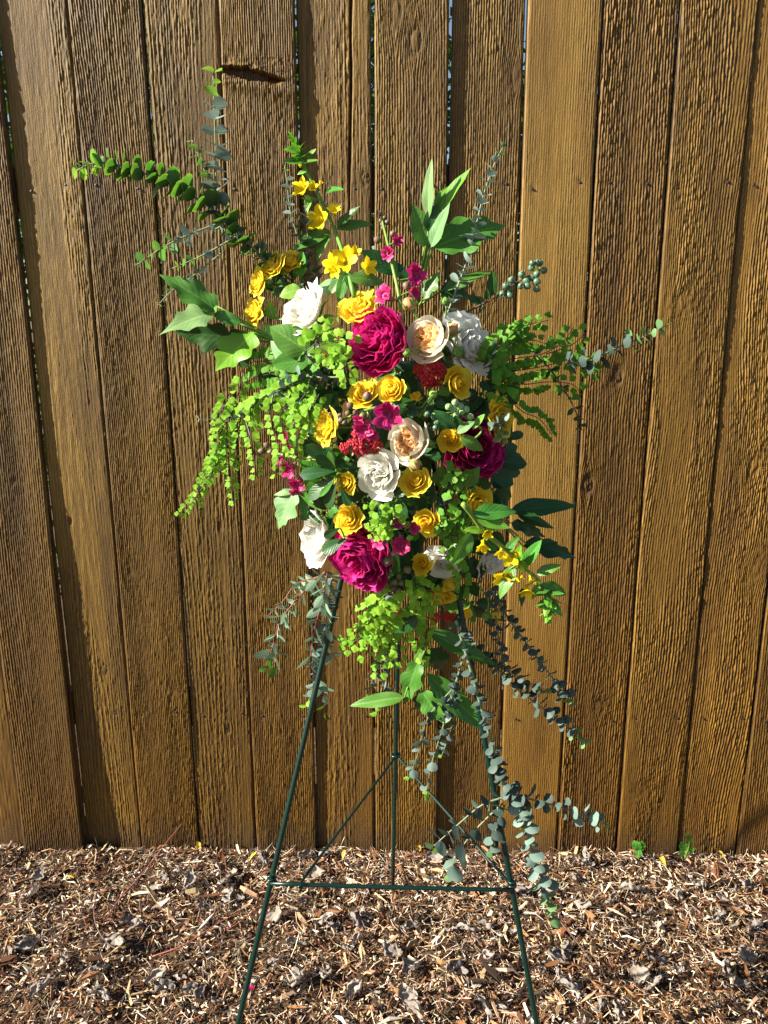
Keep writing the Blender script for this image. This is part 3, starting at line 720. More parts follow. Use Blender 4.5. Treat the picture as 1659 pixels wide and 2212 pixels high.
def peony_petals(seed, n=54):
    r = random.Random(seed); out = []; phi = 0
    for i in range(9):                                                # broad guard petals
        Rr = .80 + .06 * r.random(); H = .62 + .2 * r.random(); cl = r.uniform(.02, .2)
        def prof(v, Rr=Rr, H=H, cl=cl):
            return Rr * (.15 + .85 * math.sin(PI / 2 * min(1, v * 1.2))) + cl * max(0, v - .5) ** 2 * 2, -.45 + H * v ** 1.3 - cl * .8 * max(0, v - .6) ** 2 * 2
        out.append(petal('peony', phi, .62, prof, tip=.14, ruf=.05, seed=seed * 3 + i, spiral=.08, nv=8, nu=8)); phi += 2.399
    for i in range(n):
        f = (i + .5) / n; rad = .72 * math.sqrt(f) * r.uniform(.85, 1.08); ph = i * 2.399 + r.uniform(-.4, .4)
        H = 1.00 - .38 * (rad / .75) ** 2 + r.uniform(-.10, .08); w = min(1.3, r.uniform(.26, .48) / max(rad, .14)); lean = r.uniform(-.12, .16) + .10 * rad
        def prof(v, rad=rad, H=H, lean=lean): return rad * (.35 + .65 * math.sin(PI / 2 * min(1, v * 1.4))) + lean * v ** 2, -.35 + H * v
        out.append(petal('peony', ph, w, prof, tip=.16, ruf=r.uniform(.035, .07), seed=seed * 91 + i, notch=r.choice([0, .12, .18]), spiral=r.uniform(-.2, .2), nu=6, nv=6, sk=.35))
    return out
def calyx_mesh(stem_len):
    V, F, T = [], [], []; m = 7
    rings = [(-.30, .22), (-.36, .19), (-.46, .17), (-.54, .07), (-.54 - stem_len * .5, .05), (-.54 - stem_len, .05)]
    for z, q in rings:
        for k in range(m): V.append((math.cos(2 * PI * k / m) * q, math.sin(2 * PI * k / m) * q, z)); T.append(.3)
    for i in range(len(rings) - 1):
        for k in range(m): F.append((i * m + k, (i + 1) * m + k, (i + 1) * m + (k + 1) % m, i * m + (k + 1) % m))
    for k in range(5):                                                 # sepals
        a = 2 * PI * k / 5 + .3; b = len(V)
        for (f, hw, z, rad) in ((0, .09, -.40, .18), (.4, .10, -.36, .40), (.75, .06, -.40, .60), (1, .004, -.48, .78)):
            for s in (-1, 1): V.append((math.cos(a) * rad - math.sin(a) * hw * s, math.sin(a) * rad + math.cos(a) * hw * s, z)); T.append(f)
        for j in range(3): F.append((b + 2 * j, b + 2 * j + 1, b + 2 * j + 3, b + 2 * j + 2))
    return mesh('calyx', V, F, {'u': [0] * len(V), 'v': T}, M['calyx'])
CALYX = calyx_mesh(1.6)
HEADS = {
    'yellow': [rose_petals(3, n=28, curl=.20), rose_petals(8, n=28, curl=.30), rose_petals(15, n=24, curl=.20, tall=1.1), rose_petals(21, n=30, curl=.26, ruf=.045)],
    'ruffled': [rose_petals(33, n=34, ruf=.07, curl=.30, cut=.3), rose_petals(38, n=32, ruf=.065, curl=.34, cut=.3)],
    'bud': [rose_petals(41, n=12, open_=.35, curl=.3, tall=1.5), rose_petals(44, n=11, open_=.2, curl=.2, tall=1.6)],
    'white': [rose_petals(52, n=30, inner='white', outer='white', ruf=.06, curl=.26, tall=1.15, tip=.14), rose_petals(57, n=30, inner='white', outer='white', ruf=.075, curl=.36, tall=1.05, tip=.14)],
    'whiteq': [quartered_petals(61, 'white', 'white', n_out=14, n_q=3, ruf=.065, curl=.22, per=8, deep=0)],
    'cream': [quartered_petals(71, 'peach', 'cream', n_out=15, n_q=4, ruf=.035), quartered_petals(76, 'peach', 'cream', n_out=15, n_q=5, ruf=.04)],
    'peony': [peony_petals(81), peony_petals(83), peony_petals(87)],
}
def quat_to(n, spin):
    return Vector(n).normalized().to_track_quat('Z', 'Y') @ Quaternion((0, 0, 1), spin)
def head(name, kind, var, x, y, rad, a, b, label, cat, off=0.0, spin=None, group=None, sx=1.0, calyx=True):
    Y = mound(x, y, off); s = rad * 1.15 * pxm(x, y, Y); n = facing(a - (.36 if a < .5 else 0), b + .12)
    p = at(x, y, Y) - n * s * .2
    t = thing(name, label, cat, p, group, quat_to(n, spin if spin is not None else (x * 1.7 + y) % 6.28), s)
    for me in HEADS[kind][var]: part('petal', me, t)
    if calyx: part('calyx', CALYX, t)
    return t

YG = 'yellow roses in the spray'
for (k, v, x, y, r_, a, b, off, lab) in [
    ('ruffled', 0, 771, 662, 47, -.15, 1.1, .00, 'full ruffled yellow rose tilted upward just above the upper magenta peony'),
    ('yellow', 1, 784, 850, 38, -.1, .75, .01, 'yellow rose half hidden behind the round yellow rose below the upper peony'),
    ('yellow', 0, 845, 842, 35, -.1, .12, -.02, 'round bright yellow rose with tight spiral just below the upper peony'),
    ('yellow', 2, 990, 823, 38, .6, .1, -.015, 'yellow rose turned right beside the upper red yarrow'),
    ('ruffled', 1, 699, 922, 42, -.95, .05, .00, 'large yellow rose turned left beside the drooping left fern'),
    ('yellow', 1, 972, 950, 30, -.15, .15, -.02, 'small open yellow rose overlapping the dark right peony'),
    ('ruffled', 1, 1085, 905, 46, 1.1, -.05, -.015, 'yellow rose at the right edge seen from its side under a fern'),
    ('yellow', 3, 744, 1044, 28, -.3, .0, -.01, 'small yellow rose left of the white quartered rose'),
    ('yellow', 1, 895, 1040, 36, .05, .45, -.01, 'wide open yellow rose right of the white quartered rose'),
    ('yellow', 3, 751, 1121, 36, -.2, .15, -.01, 'yellow rose directly above the lower magenta peony'),
    ('yellow', 2, 922, 1127, 32, .05, .0, -.02, 'yellow rose between the two lower ferns in the centre right'),
    ('yellow', 0, 1034, 1090, 42, .6, .1, .01, 'shaded yellow rose behind the loosestrife stem on the right'),
    ('yellow', 2, 912, 1219, 26, .0, .2, -.01, 'small yellow rose to the right of the lower peony'),
    ('yellow', 1, 950, 1291, 36, .25, -1.2, .02, 'large drooping yellow rose at the bottom of the spray'),
    ('yellow', 2, 974, 1262, 24, .5, -.8, .00, 'half open yellow rose drooping just under the small lower white rose'),
    ('ruffled', 0, 587, 574, 33, -.5, .55, -.02, 'yellow spray rose, middle one of the upper left arc'),
    ('ruffled', 1, 624, 563, 29, -.1, .6, -.01, 'yellow spray rose, topmost and rightmost of the upper left arc'),
    ('ruffled', 1, 553, 610, 29, -.9, .25, -.02, 'yellow spray rose, second lowest of the upper left arc'),
    ('ruffled', 0, 545, 675, 33, -.8, .15, -.02, 'yellow spray rose, lowest of the upper left arc'),
    ('yellow', 0, 706, 765, 22, -.6, .3, .05, 'yellow rose mostly hidden behind the upper centre fern'),
    ('yellow', 3, 676, 1000, 22, -.7, -.3, .06, 'yellow rose mostly hidden behind dark glossy leaves at left'),
]: head('yellow_rose', k, v, x, y, r_, a, b, lab, 'rose', off, group=YG)
for (v, x, y, r_, a, b, off, lab) in [
    (0, 900, 858, 15, .0, .8, -.01, 'tiny yellow rosebud with spread green sepals at the centre'),
    (1, 1010, 1322, 16, -.2, -1.5, .01, 'closed yellow rosebud hanging below the spray'),
    (0, 1068, 1334, 21, .1, -1.3, .01, 'half open yellow rosebud hanging at the lower right of the spray'),
]: head('yellow_rosebud', 'bud', v, x, y, r_, a, b, lab, 'rosebud', off, group='yellow rosebuds')
for (k, v, x, y, r_, a, b, off, lab) in [
    ('white', 0, 656, 672, 60, -.75, .62, .00, 'tall white rose facing up and left at the upper left'),
    ('white', 1, 1018, 745, 62, .8, .25, .01, 'big ruffled white rose facing right behind the upper cream rose'),
    ('whiteq', 0, 815, 1027, 51, -.1, -.1, -.01, 'white quartered garden rose at the middle of the spray'),
    ('white', 0, 682, 1168, 58, -1.35, .0, .01, 'white rose facing left beside the lower peony'),
    ('white', 1, 960, 1215, 38, .2, -.3, .02, 'small white rose partly hidden by fern at lower centre right'),
    ('white', 0, 1062, 1209, 38, .6, -.4, .04, 'shaded white rose behind the yellow loosestrife at lower right'),
]: head('white_rose', k, v, x, y, r_, a, b, lab, 'rose', off, group='white roses')
head('cream_rose', 'cream', 0, 921, 729, 57, -.50, .20, 'cream garden rose with a glowing orange heart beside the upper peony', 'rose', -.025, group='cream garden roses')
head('cream_rose', 'cream', 1, 880, 954, 55, -.48, .06, 'peach hearted cream garden rose at the centre beside red yarrow', 'rose', -.02, group='cream garden roses')
head('peony', 'peony', 0, 814, 736, 70, -.30, .15, 'large bright magenta peony at the top of the mound', 'peony', -.01, group='magenta peonies')
head('peony', 'peony', 1, 1027, 966, 68, .45, .0, 'dark shaded magenta peony on the right side', 'peony', .02, group='magenta peonies')
head('peony', 'peony', 2, 776, 1207, 74, -.25, -.35, 'large magenta peony at the bottom left of the mound', 'peony', -.01, group='magenta peonies')

# round bud: onion shape with sepals
def bud_mesh(mat, fat=1.0):
    V, F, T = [], [], []; m = 8; pr = [(0, .02), (.05, .12), (.18, .34), (.4, .5), (.6, .48), (.8, .32), (.95, .12), (1, .01)]
    for z, q in pr:
        for k in range(m):
            a = 2 * PI * k / m; w = q * fat * (1 + .06 * math.sin(3 * a + z * 4)); V.append((math.cos(a) * w, math.sin(a) * w, z)); T.append(z)
    for i in range(len(pr) - 1):
        for k in range(m): F.append((i * m + k, i * m + (k + 1) % m, (i + 1) * m + (k + 1) % m, (i + 1) * m + k))
    return mesh('bud', V, F, {'u': [0] * len(V), 'v': T}, M[mat])
BUD = {k: bud_mesh(k) for k in ('bud', 'calyx', 'snapbud')}
def sepal_mesh():
    V, F, T = [], [], []
    for j, (f, w, out) in enumerate(((0, .10, .10), (.3, .18, .42), (.6, .13, .54), (1.0, .01, .50))):
        for s in (-1, 0, 1): V.append((s * w, out - (.05 if s else 0), f)); T.append(f)
    for j in range(3):
        for s in range(2): F.append((j * 3 + s, j * 3 + s + 1, j * 3 + s + 4, j * 3 + s + 3))
    return mesh('sepal', V, F, {'u': [0] * len(V), 'v': T}, M['calyx'])
SEPAL = sepal_mesh()
def rosebud(x, y, rad, a, b, kind, label, frm, off=-.03):
    Y = mound(x, y, off); s = rad * 2 * pxm(x, y, Y); n = Vector((a, -.35, b)).normalized(); p = at(x, y, Y) - n * s * .5
    t = thing('rosebud', label, 'rosebud', p, 'closed garden rose buds')
    q = quat_to(n, x % 6); m = Matrix.LocRotScale((0, 0, 0), q, (s * .95, s * .95, s))
    bo = part('bud', BUD[kind], t, m)
    for k in range(5): part('sepal', SEPAL, bo, Matrix.Rotation(2 * PI * k / 5, 4, 'Z'))
    e = at(frm[0], frm[1], mound(*frm) + .03) - p
    V, F = tube(spline([Vector((0, 0, 0)), -n * s * .8 + e * .12, e], 8), s * .085, s * .10)
    part('stem', mesh('stem', V, F, {'u': [0] * len(V), 'v': [.2] * len(V)}, M['stem']), t)
for a in [(884, 657, 17, -.4, .6, 'bud', 'peach rosebud with brown outer petals at the foot of the tall snapdragon', (905, 700)),
          (977, 711, 16, .5, .5, 'bud', 'brownish rosebud at the right rim of the upper cream rose', (1000, 765)),
          (989, 760, 14, .2, -.4, 'calyx', 'dull green rosebud hanging against the big white rose', (970, 740)),
          (963, 651, 10, -.1, .9, 'calyx', 'small green rosebud standing above the upper cream rose', (955, 700)),
          (879, 762, 11, -.8, -.1, 'calyx', 'pointed green rosebud under the left rim of the upper cream rose', (905, 770)),
          (928, 958, 10, .2, .1, 'calyx', 'round green bud at the right rim of the lower cream rose', (915, 975)),
          (896, 1003, 15, .2, -.3, 'bud', 'orange brown rosebud between the lower cream rose and a yellow rose', (890, 960)),
          (935, 852, 10, .5, .6, 'calyx', 'green rosebud beside the tiny yellow bud at the centre', (912, 880)),
          (1052, 1330, 11, -.2, -.9, 'calyx', 'narrow green rosebud hanging beside the lowest yellow bud', (1030, 1260))]:
    rosebud(*a)

# ------------------------------------------------------------------ snapdragons
def lobes(seed):
    out = []
    r = random.Random(seed)
    for k in range(5):
        up = k < 2; phi = (PI / 2 + (k - .5) * .8) if up else (-PI / 2 + (k - 3) * .85)
        fl = .75 if up else .95
        def prof(v, fl=fl, up=up): return .30 + .10 * v + fl * max(0, v - .3) ** 1.3 * .9, -.1 + .75 * v - (.45 if not up else .05) * max(0, v - .4) ** 1.5
        out.append(petal('snap', phi, .98, prof, tip=.10, pw=3.5, sk=.75, ruf=.15, seed=seed * 7 + k, notch=.12, nu=8, nv=6))
    return out
LOBES = [lobes(1), lobes(2)]
def throat():
    V, F, T = [], [], []; m = 8; pr = [(-1.1, .05), (-.95, .24), (-.5, .30), (0, .34), (.15, .30), (.05, .18), (-.2, .04)]
    for z, q in pr:
        for k in range(m): V.append((math.cos(2 * PI * k / m) * q, math.sin(2 * PI * k / m) * q * 1.15, z)); T.append((z + 1) / 1.2)
    for i in range(len(pr) - 1):
        for k in range(m): F.append((i * m + k, i * m + (k + 1) % m, (i + 1) * m + (k + 1) % m, (i + 1) * m + k))
    return mesh('floret', V, F, {'u': [0] * len(V), 'v': T}, M['snappale'])
THROAT = throat()
def pvec(p): return Vector(p)
def wpath(pts, off=0.0, base=None, n=None):
    """picture points (x, y[, depth offset]) -> world points lying on the mound or a plane"""
    out = []
    for p in pts:
        Y = (base if base is not None else mound(p[0], p[1])) + off + (p[2] if len(p) > 2 else 0)
        out.append(at(p[0], p[1], Y))
    return out
def stem_part(t, path, r0, r1, mat='stem', name='stem', n=14, seg=6):
    o = Vector(t.location); V, F = tube([p - o for p in spline(path, n)], r0, r1, seg)
    return part(name, mesh(name, V, F, {'u': [0] * len(V), 'v': [.3] * len(V)}, M[mat]), t)
def snapdragon(label, path, florets, buds, off):
    P = wpath(path, off); t = thing('snapdragon', label, 'snapdragon', P[0], 'magenta snapdragons')
    o = Vector(P[0]); S = spline(P, 40); stem_part(t, P, .0028, .0016)
    for i, (x, y, rad, a, b) in enumerate(florets):
        Y = mound(x, y, off - .012); p = at(x, y, Y); s = rad * 1.15 * pxm(x, y, Y); n = facing(a - .15, b)
        m = Matrix.LocRotScale(p - o, quat_to(n, (x % 3) - 1.5), (s, s, s)); f = part('floret', THROAT, t, m)
        for me in LOBES[i % 2]: part('petal', me, f)
        near = min(S, key=lambda q: (q - p).length)
        stem_part(t, [near, (near + p - n * s) / 2, p - n * s], .0012, .0014, n=4, name='flower_stalk', seg=5)
    for (x, y, rad, a, b) in buds:
        Y = mound(x, y, off - .006); p = at(x, y, Y); s = rad * 1.75 * pxm(x, y, Y); n = Vector((a, -.5, b)).normalized()
        part('bud', BUD['snapbud'], t, Matrix.LocRotScale(p - o - n * s * .5, quat_to(n, x % 6), (s, s, s * 1.15)))
snapdragon('tall snapdragon spike rising above the upper peony with dark buds at its tip', [(868, 705), (862, 640), (848, 575), (836, 520), (824, 470)],
           [(841, 548, 15, -.3, .0), (896, 595, 22, .4, .2), (834, 640, 21, -.6, .4), (893, 632, 14, .5, -.2), (858, 521, 12, .5, .1)],
           [(822, 462, 6, -.1, 1), (831, 470, 6, .3, .9), (836, 481, 7, .5, .7), (828, 494, 7, -.4, .6), (823, 478, 6, -.5, .9), (816, 519, 9, -.8, .4), (848, 506, 8, .4, .7), (879, 616, 11, -.2, -.6), (826, 486, 6, -.6, .5)], .0)
snapdragon('snapdragon leaning left across the centre of the spray above the red yarrow', [(850, 905), (820, 882), (785, 888), (745, 905)],
           [(836, 893, 30, .15, -.1), (789, 922, 22, -.2, -.5), (778, 905, 13, -.4, -.3), (805, 935, 15, .1, -.7)],
           [(794, 858, 13, .0, .8), (757, 876, 9, -.7, .5), (738, 907, 8, -1, -.2), (752, 893, 7, -.8, .2), (768, 891, 7, -.2, .4), (784, 898, 10, .1, -.9), (735, 897, 6, -1, .1), (745, 912, 7, -.8, -.5)], -.025)
snapdragon('snapdragon hanging downward beside the lower peony with a budded tip', [(850, 1120), (842, 1155), (862, 1220), (855, 1275)],
           [(867, 1177, 20, .2, .0), (823, 1170, 17, -.5, .3), (863, 1130, 13, .0, .4), (893, 1140, 13, .5, .2)],
           [(837, 1210, 14, -.3, -1), (832, 1162, 9, -.2, -.8), (879, 1230, 10, .5, -.7), (862, 1243, 8, .2, -.9), (853, 1256, 8, -.4, -.8), (866, 1258, 8, .5, -.8), (850, 1270, 8, -.5, -.8), (860, 1275, 8, .4, -.9), (854, 1283, 7, 0, -1)], -.02)
snapdragon('snapdragon drooping at the left edge below the fern', [(690, 985), (655, 990), (625, 985), (575, 975)],
           [(627, 1012, 20, -.5, -.4), (645, 1042, 19, -.2, -.7), (640, 1060, 13, .0, -.8), (618, 945, 15, -.7, .5), (625, 968, 13, -.6, .2), (605, 990, 12, -.6, -.3)],
           [(567, 974, 9, -1, .0), (577, 962, 8, -.8, .6), (560, 980, 7, -1, -.3), (586, 975, 7, -.6, -.4)], .01)

# ------------------------------------------------------------------ yarrow
def yarrow_head(mat, seed, n):
    r = random.Random(seed); V, F, T, MI = [], [], [], []
    subs = [(0, 0, 0)] + [(math.cos(k * 2.4) * (.18 + .5 * math.sqrt(k / 16)), math.sin(k * 2.4) * (.18 + .5 * math.sqrt(k / 16)), 0) for k in range(16)]
    for i in range(n):
        s = subs[i % len(subs)]; x = s[0] + r.gauss(0, .13); y = s[1] + r.gauss(0, .13)
        if math.hypot(x, y) > 1.0: continue
        z = .45 * (1 - (x * x + y * y)) + .10 * math.exp(-(((x - s[0]) ** 2 + (y - s[1]) ** 2) / .03)) + r.uniform(-.05, .05)
        c = Vector((x, y, z)); nrm = Vector((x * .8 + r.gauss(0, .35), y * .8 + r.gauss(0, .35), 1)).normalized(); q = nrm.to_track_quat('Z', 'Y'); b = len(V); rad = r.uniform(.085, .125)
        V.append(c + q @ Vector((0, 0, -.02))); T.append(0)
        for k in range(10):
            a = k * PI / 5; rr_ = rad * (1 if k % 2 else .62); V.append(c + q @ Vector((math.cos(a) * rr_, math.sin(a) * rr_, .012 * (k % 2)))); T.append(1)
        for k in range(10): F.append((b, b + 1 + k, b + 1 + (k + 1) % 10)); MI.append(0)
        e = len(V)
        for k in range(4): V.append(c + q @ Vector((math.cos(k * PI / 2) * .02, math.sin(k * PI / 2) * .02, .012))); T.append(0)
        F.append((e, e + 1, e + 2, e + 3)); MI.append(1)
    me = mesh('flower_head', V, F, {'u': [0] * len(V), 'v': T}, M[mat], smooth=False); me.materials.append(M['yarrow_eye']); me.polygons.foreach_set('material_index', MI)
    return me
YAR = [yarrow_head('yarrow', 1, 330), yarrow_head('yarrow', 2, 300), yarrow_head('yarrow', 3, 150)]
def yarrow(label, heads, frm, off):
    P0 = at(frm[0], frm[1], mound(*frm) + .04); t = thing('red_yarrow', label, 'yarrow', P0, 'red yarrow heads')
    for (v, x, y, rx, a, b) in heads:
        Y = mound(x, y, off); p = at(x, y, Y); s = rx * pxm(x, y, Y); n = facing(a, b)
        h = part('flower_head', YAR[v], t, Matrix.LocRotScale(p - P0 - n * s * .3, quat_to(n, x % 6), (s, s * .9, s))); h['kind'] = 'stuff'
        e = p - n * s * .2
        stem_part(t, [P0, (P0 + e) / 2 + Vector((0, .01, 0)), e], .0018, .0014)
yarrow('domed red yarrow under the upper cream rose', [(0, 932, 806, 44, .15, -.25), (2, 903, 795, 18, -.8, 0)], (930, 850), -.005)
yarrow('bright red yarrow cluster left of the lower cream rose', [(1, 782, 955, 42, -.1, -.1), (2, 745, 968, 20, -.6, -.3), (2, 815, 965, 20, .4, -.4)], (790, 1000), -.015)
yarrow('small red yarrow clusters hanging at the bottom of the spray', [(2, 940, 1335, 20, -.1, -.5), (2, 973, 1330, 22, .4, -.4), (2, 922, 1311, 13, 0, -.2), (2, 857, 1320, 14, -.3, -.3), (2, 871, 1344, 13, -.2, -.5), (2, 898, 1318, 11, 0, 0)], (900, 1240), -.03)

# ------------------------------------------------------------------ yellow loosestrife
def star_petals(cup):
    out = []
    for k in range(5):
        def prof(v, cup=cup): return .10 + cup * v ** 1.15, .05 + .62 * v ** .9 - .10 * v ** 3
        V, F, U, T = sector(2 * PI * k / 5, .66, prof, tip=.42, ruf=.02, seed=k, sk=.8, nu=4, nv=5, pw=1.3)
        # pinch the tip to a point
        V = [(v[0], v[1], v[2]) for v in V]
        out.append(mesh('petal', V, F, {'u': U, 'v': T}, M['star']))
    return out
STAR = {'open': star_petals(.75), 'cup': star_petals(.42), 'bud': star_petals(.16)}
def star_heart():
    V, F = tube([Vector((0, 0, -.12)), Vector((0, 0, .1)), Vector((0, 0, .30))], .13, .06, 6)
    return mesh('flower', V, F, {'u': [0] * len(V), 'v': [.4] * len(V)}, M['star'])
HEART = star_heart()
def add_leaf(t, kind, mat, base, tip, nrm, wide=1.0, var=0, name='leaf'):
    o = Vector(t.location); d = tip - base; L = d.length
    return part(name, leafkind(kind, mat, var), t, frame(base - o, d, nrm, L * wide, L, L))
def loosestrife(label, path, flowers, leaves, tip_r, off, dirn):
    P = wpath(path, off); t = thing('yellow_loosestrife', label, 'loosestrife', P[0], 'yellow loosestrife stems'); o = Vector(P[0])
    S = spline(P, 60); stem_part(t, P, .0034, .0018, n=24); r = random.Random(len(path) * 7)
    for (x, y, rad, a, b, k) in flowers:
        Y = mound(x, y, off - .01); p = at(x, y, Y); s = rad * 2.2 * pxm(x, y, Y); n = facing(a, b)
        f = part('flower', HEART, t, Matrix.LocRotScale(p - o - n * s * .3, quat_to(n, x % 6), (s, s, s)))
        for me in STAR[k]: part('petal', me, f)
        near = min(S, key=lambda q: (q - p).length); stem_part(t, [near, p - n * s * .35], .0009, .0009, n=2, name='flower_stalk', seg=5)
    for (x0, y0, x1, y1, m, v, a, b) in leaves:
        Y0 = mound(x0, y0, off - .004)
        add_leaf(t, 'ovate', m, at(x0, y0, Y0), at(x1, y1, Y0 + r.uniform(-.025, .01)), facing(a, b), .66, v)
    T = S[-1]; ax = (S[-1] - S[-6]).normalized()
    for k in range(26):                            # crowded young leaves at the tip
        f = k / 26; an = k * 2.4; q = ax.orthogonal().normalized(); q = Quaternion(ax, an) @ q
        d = (ax * (.3 + 1.1 * f) + q * (1.15 - .8 * f)).normalized(); L = tip_r * (1.0 - .55 * f)
        b = T - ax * tip_r * 1.6 * (1 - f)
        add_leaf(t, 'ovate', 'leaflime' if f > .35 else 'rleaf', b, b + d * L, ax, .75, k % 4, name='young_leaf')
loosestrife('yellow loosestrife stem standing upright at the upper left centre',
    [(765, 640), (745, 560), (722, 495), (690, 425), (662, 370), (640, 318), (630, 296)],
    [(652, 406, 13, -.6, .4, 'open'), (676, 404, 11, .0, .2, 'cup'), (692, 396, 8, .5, .8, 'bud'), (688, 473, 16, -.5, .1, 'open'), (722, 455, 15, .0, 1.0, 'cup'),
     (717, 571, 13, -.8, .3, 'open'), (744, 562, 17, -.1, .3, 'open'), (766, 546, 14, .3, .8, 'cup'), (795, 577, 12, .6, .3, 'open'), (724, 586, 9, -.5, -.3, 'open'), (648, 358, 6, 0, .4, 'bud')],
    [(702, 415, 740, 402, 'rleaf', 0, .2, .8), (685, 430, 656, 440, 'leaflime', 1, -.5, .3), (672, 425, 660, 448, 'leaflime', 2, -.3, .2),
     (725, 495, 806, 474, 'rleaf', 0, .1, .9), (728, 490, 780, 448, 'leafdk', 1, -.4, .6), (712, 497, 630, 532, 'leaf', 0, -.2, .4), (712, 500, 676, 552, 'rleaf', 2, -.5, .1),
     (655, 352, 608, 342, 'rleaf', 0, -.3, .7), (655, 352, 690, 350, 'rleaf', 1, .3, .6), (665, 368, 640, 375, 'leaflime', 0, 0, .4), (662, 340, 684, 322, 'leaflime', 1, .3, .5),
     (650, 330, 612, 318, 'leaflime', 0, -.3, .6), (745, 585, 712, 640, 'leafpale', 1, -.6, .2), (748, 590, 728, 655, 'rleaf', 0, -.2, .1), (755, 600, 835, 600, 'leaf', 2, .1, .5), (748, 590, 770, 640, 'rleaf', 3, .1, .1)],
    .022, .0, 1)
loosestrife('yellow loosestrife stem arching down on the right side',
    [(1000, 1088), (1022, 1115), (1048, 1150), (1090, 1185), (1130, 1225), (1165, 1255), (1182, 1300), (1184, 1335)],
    [(1052, 1153, 12, .2, -.2, 'cup'), (1043, 1180, 15, -.1, -.9, 'cup'), (1082, 1194, 13, -.3, -.8, 'cup'), (1101, 1202, 13, .0, -.1, 'open'), (1092, 1246, 17, -.2, -.7, 'open'),
     (1127, 1246, 9, -.1, -.9, 'bud'), (1146, 1251, 9, .1, -.9, 'bud'), (1138, 1277, 16, -.1, -.9, 'cup'), (1088, 1255, 13, -.5, -.5, 'open'), (1156, 1258, 7, 0, -1, 'bud')],
    [(1022, 1111, 1122, 1097, 'rleaf', 0, -.1, .9), (1028, 1118, 1100, 1142, 'rleaf', 1, -.2, .6), (1045, 1145, 1003, 1143, 'leaflime', 0, -.2, .5), (1046, 1150, 1076, 1132, 'leaflime', 2, -.4, .6),
     (1092, 1190, 1122, 1157, 'leaf', 0, -.5, .3), (1098, 1195, 1112, 1176, 'leaflime', 1, -.2, .3), (1130, 1222, 1172, 1166, 'rleaf', 1, -.5, .3), (1115, 1222, 1124, 1178, 'leaflime', 3, -.6, .1),
     (1158, 1240, 1213, 1218, 'rleaf', 0, -.2, .7), (1110, 1222, 1075, 1292, 'leaf', 2, -.5, .1), (1165, 1258, 1150, 1295, 'leaflime', 1, -.4, .2), (1170, 1262, 1232, 1285, 'rleaf', 0, -.2, .6),
     (1018, 1150, 981, 1226, 'rleaf', 0, .3, .2), (1180, 1290, 1213, 1330, 'rleaf', 1, 0, .4), (1135, 1235, 1120, 1205, 'leaflime', 0, -.3, .3), (1180, 1300, 1160, 1318, 'leaflime', 2, -.3, .4), (1128, 1270, 1125, 1310, 'leafdk', 1, .2, .2)],
    .030, -.14, 1)

# ------------------------------------------------------------------ eucalyptus
def euc(label, path, r0, r1, gap, mats, base=None, off=0.0, kind='round', stemmat='euctw', name='eucalyptus_branch', sr=.0016, droop=0.0, wide=1.0, open_=.35, side=None, group='eucalyptus branches', laterals=()):
    P = wpath(path, off, base); t = thing(name, label, 'eucalyptus', P[0], group); o = Vector(P[0]); rnd = random.Random(int(path[0][0] * 7 + path[-1][1]))
    def run(P, r0, r1, gap, sr):
        stem_part(t, P, sr, sr * .45, stemmat, n=26)
        S = spline(P, 400); acc = 0; nxt = .3; tot = sum((S[i + 1] - S[i]).length for i in range(400)); k = 0
        g = gap * pxm(path[0][0], path[0][1], P[0].y)
        for i in range(1, 401):
            acc += (S[i] - S[i - 1]).length
            if acc < nxt * g: continue
            nxt += 1 * rnd.uniform(.85, 1.15); f = acc / tot; T = (S[i] - S[max(0, i - 4)]).normalized()
            q = Quaternion(T, rnd.uniform(-.35, .35) + (PI / 2 if k % 2 else 0) + .5) @ T.orthogonal().normalized(); k += 1
            rad = (r0 + (r1 - r0) * f) * rnd.uniform(.74, 1.22) * g / gap * (1 if f < .9 else .7)
            m = mats[0] if f < .55 else mats[1] if f < .9 else mats[2]
            for sgn in (1, -1):
                if rnd.random() < .07: continue
                rad *= rnd.uniform(.85, 1.12)
                d = (q * sgn + T * (open_ + rnd.uniform(-.15, .25)) + Vector((0, 0, -droop))).normalized()
                nn = (T - q * sgn * .35 + Vector((rnd.gauss(0, .32), rnd.gauss(0, .32), rnd.gauss(0, .32))))
                if kind == 'ell': nn = nn + Vector((-.4, -.9, .3))
                part('leaf', leafkind(kind, m, rnd.randrange(4)), t, frame(S[i] - o + d * rad * .12, d, nn, rad * 2 * wide, rad * 2, rad * 2))
    run(P, r0, r1, gap, sr)
    for (lp, a, b_, g_) in laterals: run(wpath(lp, off, base), a, b_, g_, sr * .7)
BL = ('euc', 'euc', 'euct'); GR = ('eucg', 'eucg', 'euct'); BG = ('euc', 'eucg', 'euct'); DK = ('eucshade', 'eucshade', 'eucg')
euc('silvery eucalyptus stem standing straight up at the upper left', [(650, 640, .03), (560, 548), (520, 520), (485, 490), (468, 430), (466, 340), (463, 240), (460, 152)], 13, 16, 22, ('euc', 'eucl', 'euct'), base=1.17)
euc('thick green eucalyptus branch arching far out to the upper left', [(640, 640, .03), (556, 545), (490, 478), (430, 432), (345, 388), (260, 358), (205, 352), (163, 370)], 16, 18, 14, ('eucm', 'eucm', 'euct'), base=1.16, sr=.002, laterals=[([(462, 452), (452, 395), (432, 345), (415, 303)], 9, 9, 15)])
euc('eucalyptus sprig reaching left below the thick green branch', [(500, 474), (430, 498), (360, 530), (293, 574)], 12, 10, 19, BG, base=1.155)
euc('thin eucalyptus sprig with small leaves hanging at the left above the lobed leaf', [(520, 505), (460, 540), (420, 560), (372, 580)], 10, 8, 17, BG, base=1.15, laterals=[([(480, 545), (425, 590), (375, 625), (340, 660)], 9, 8, 19)])
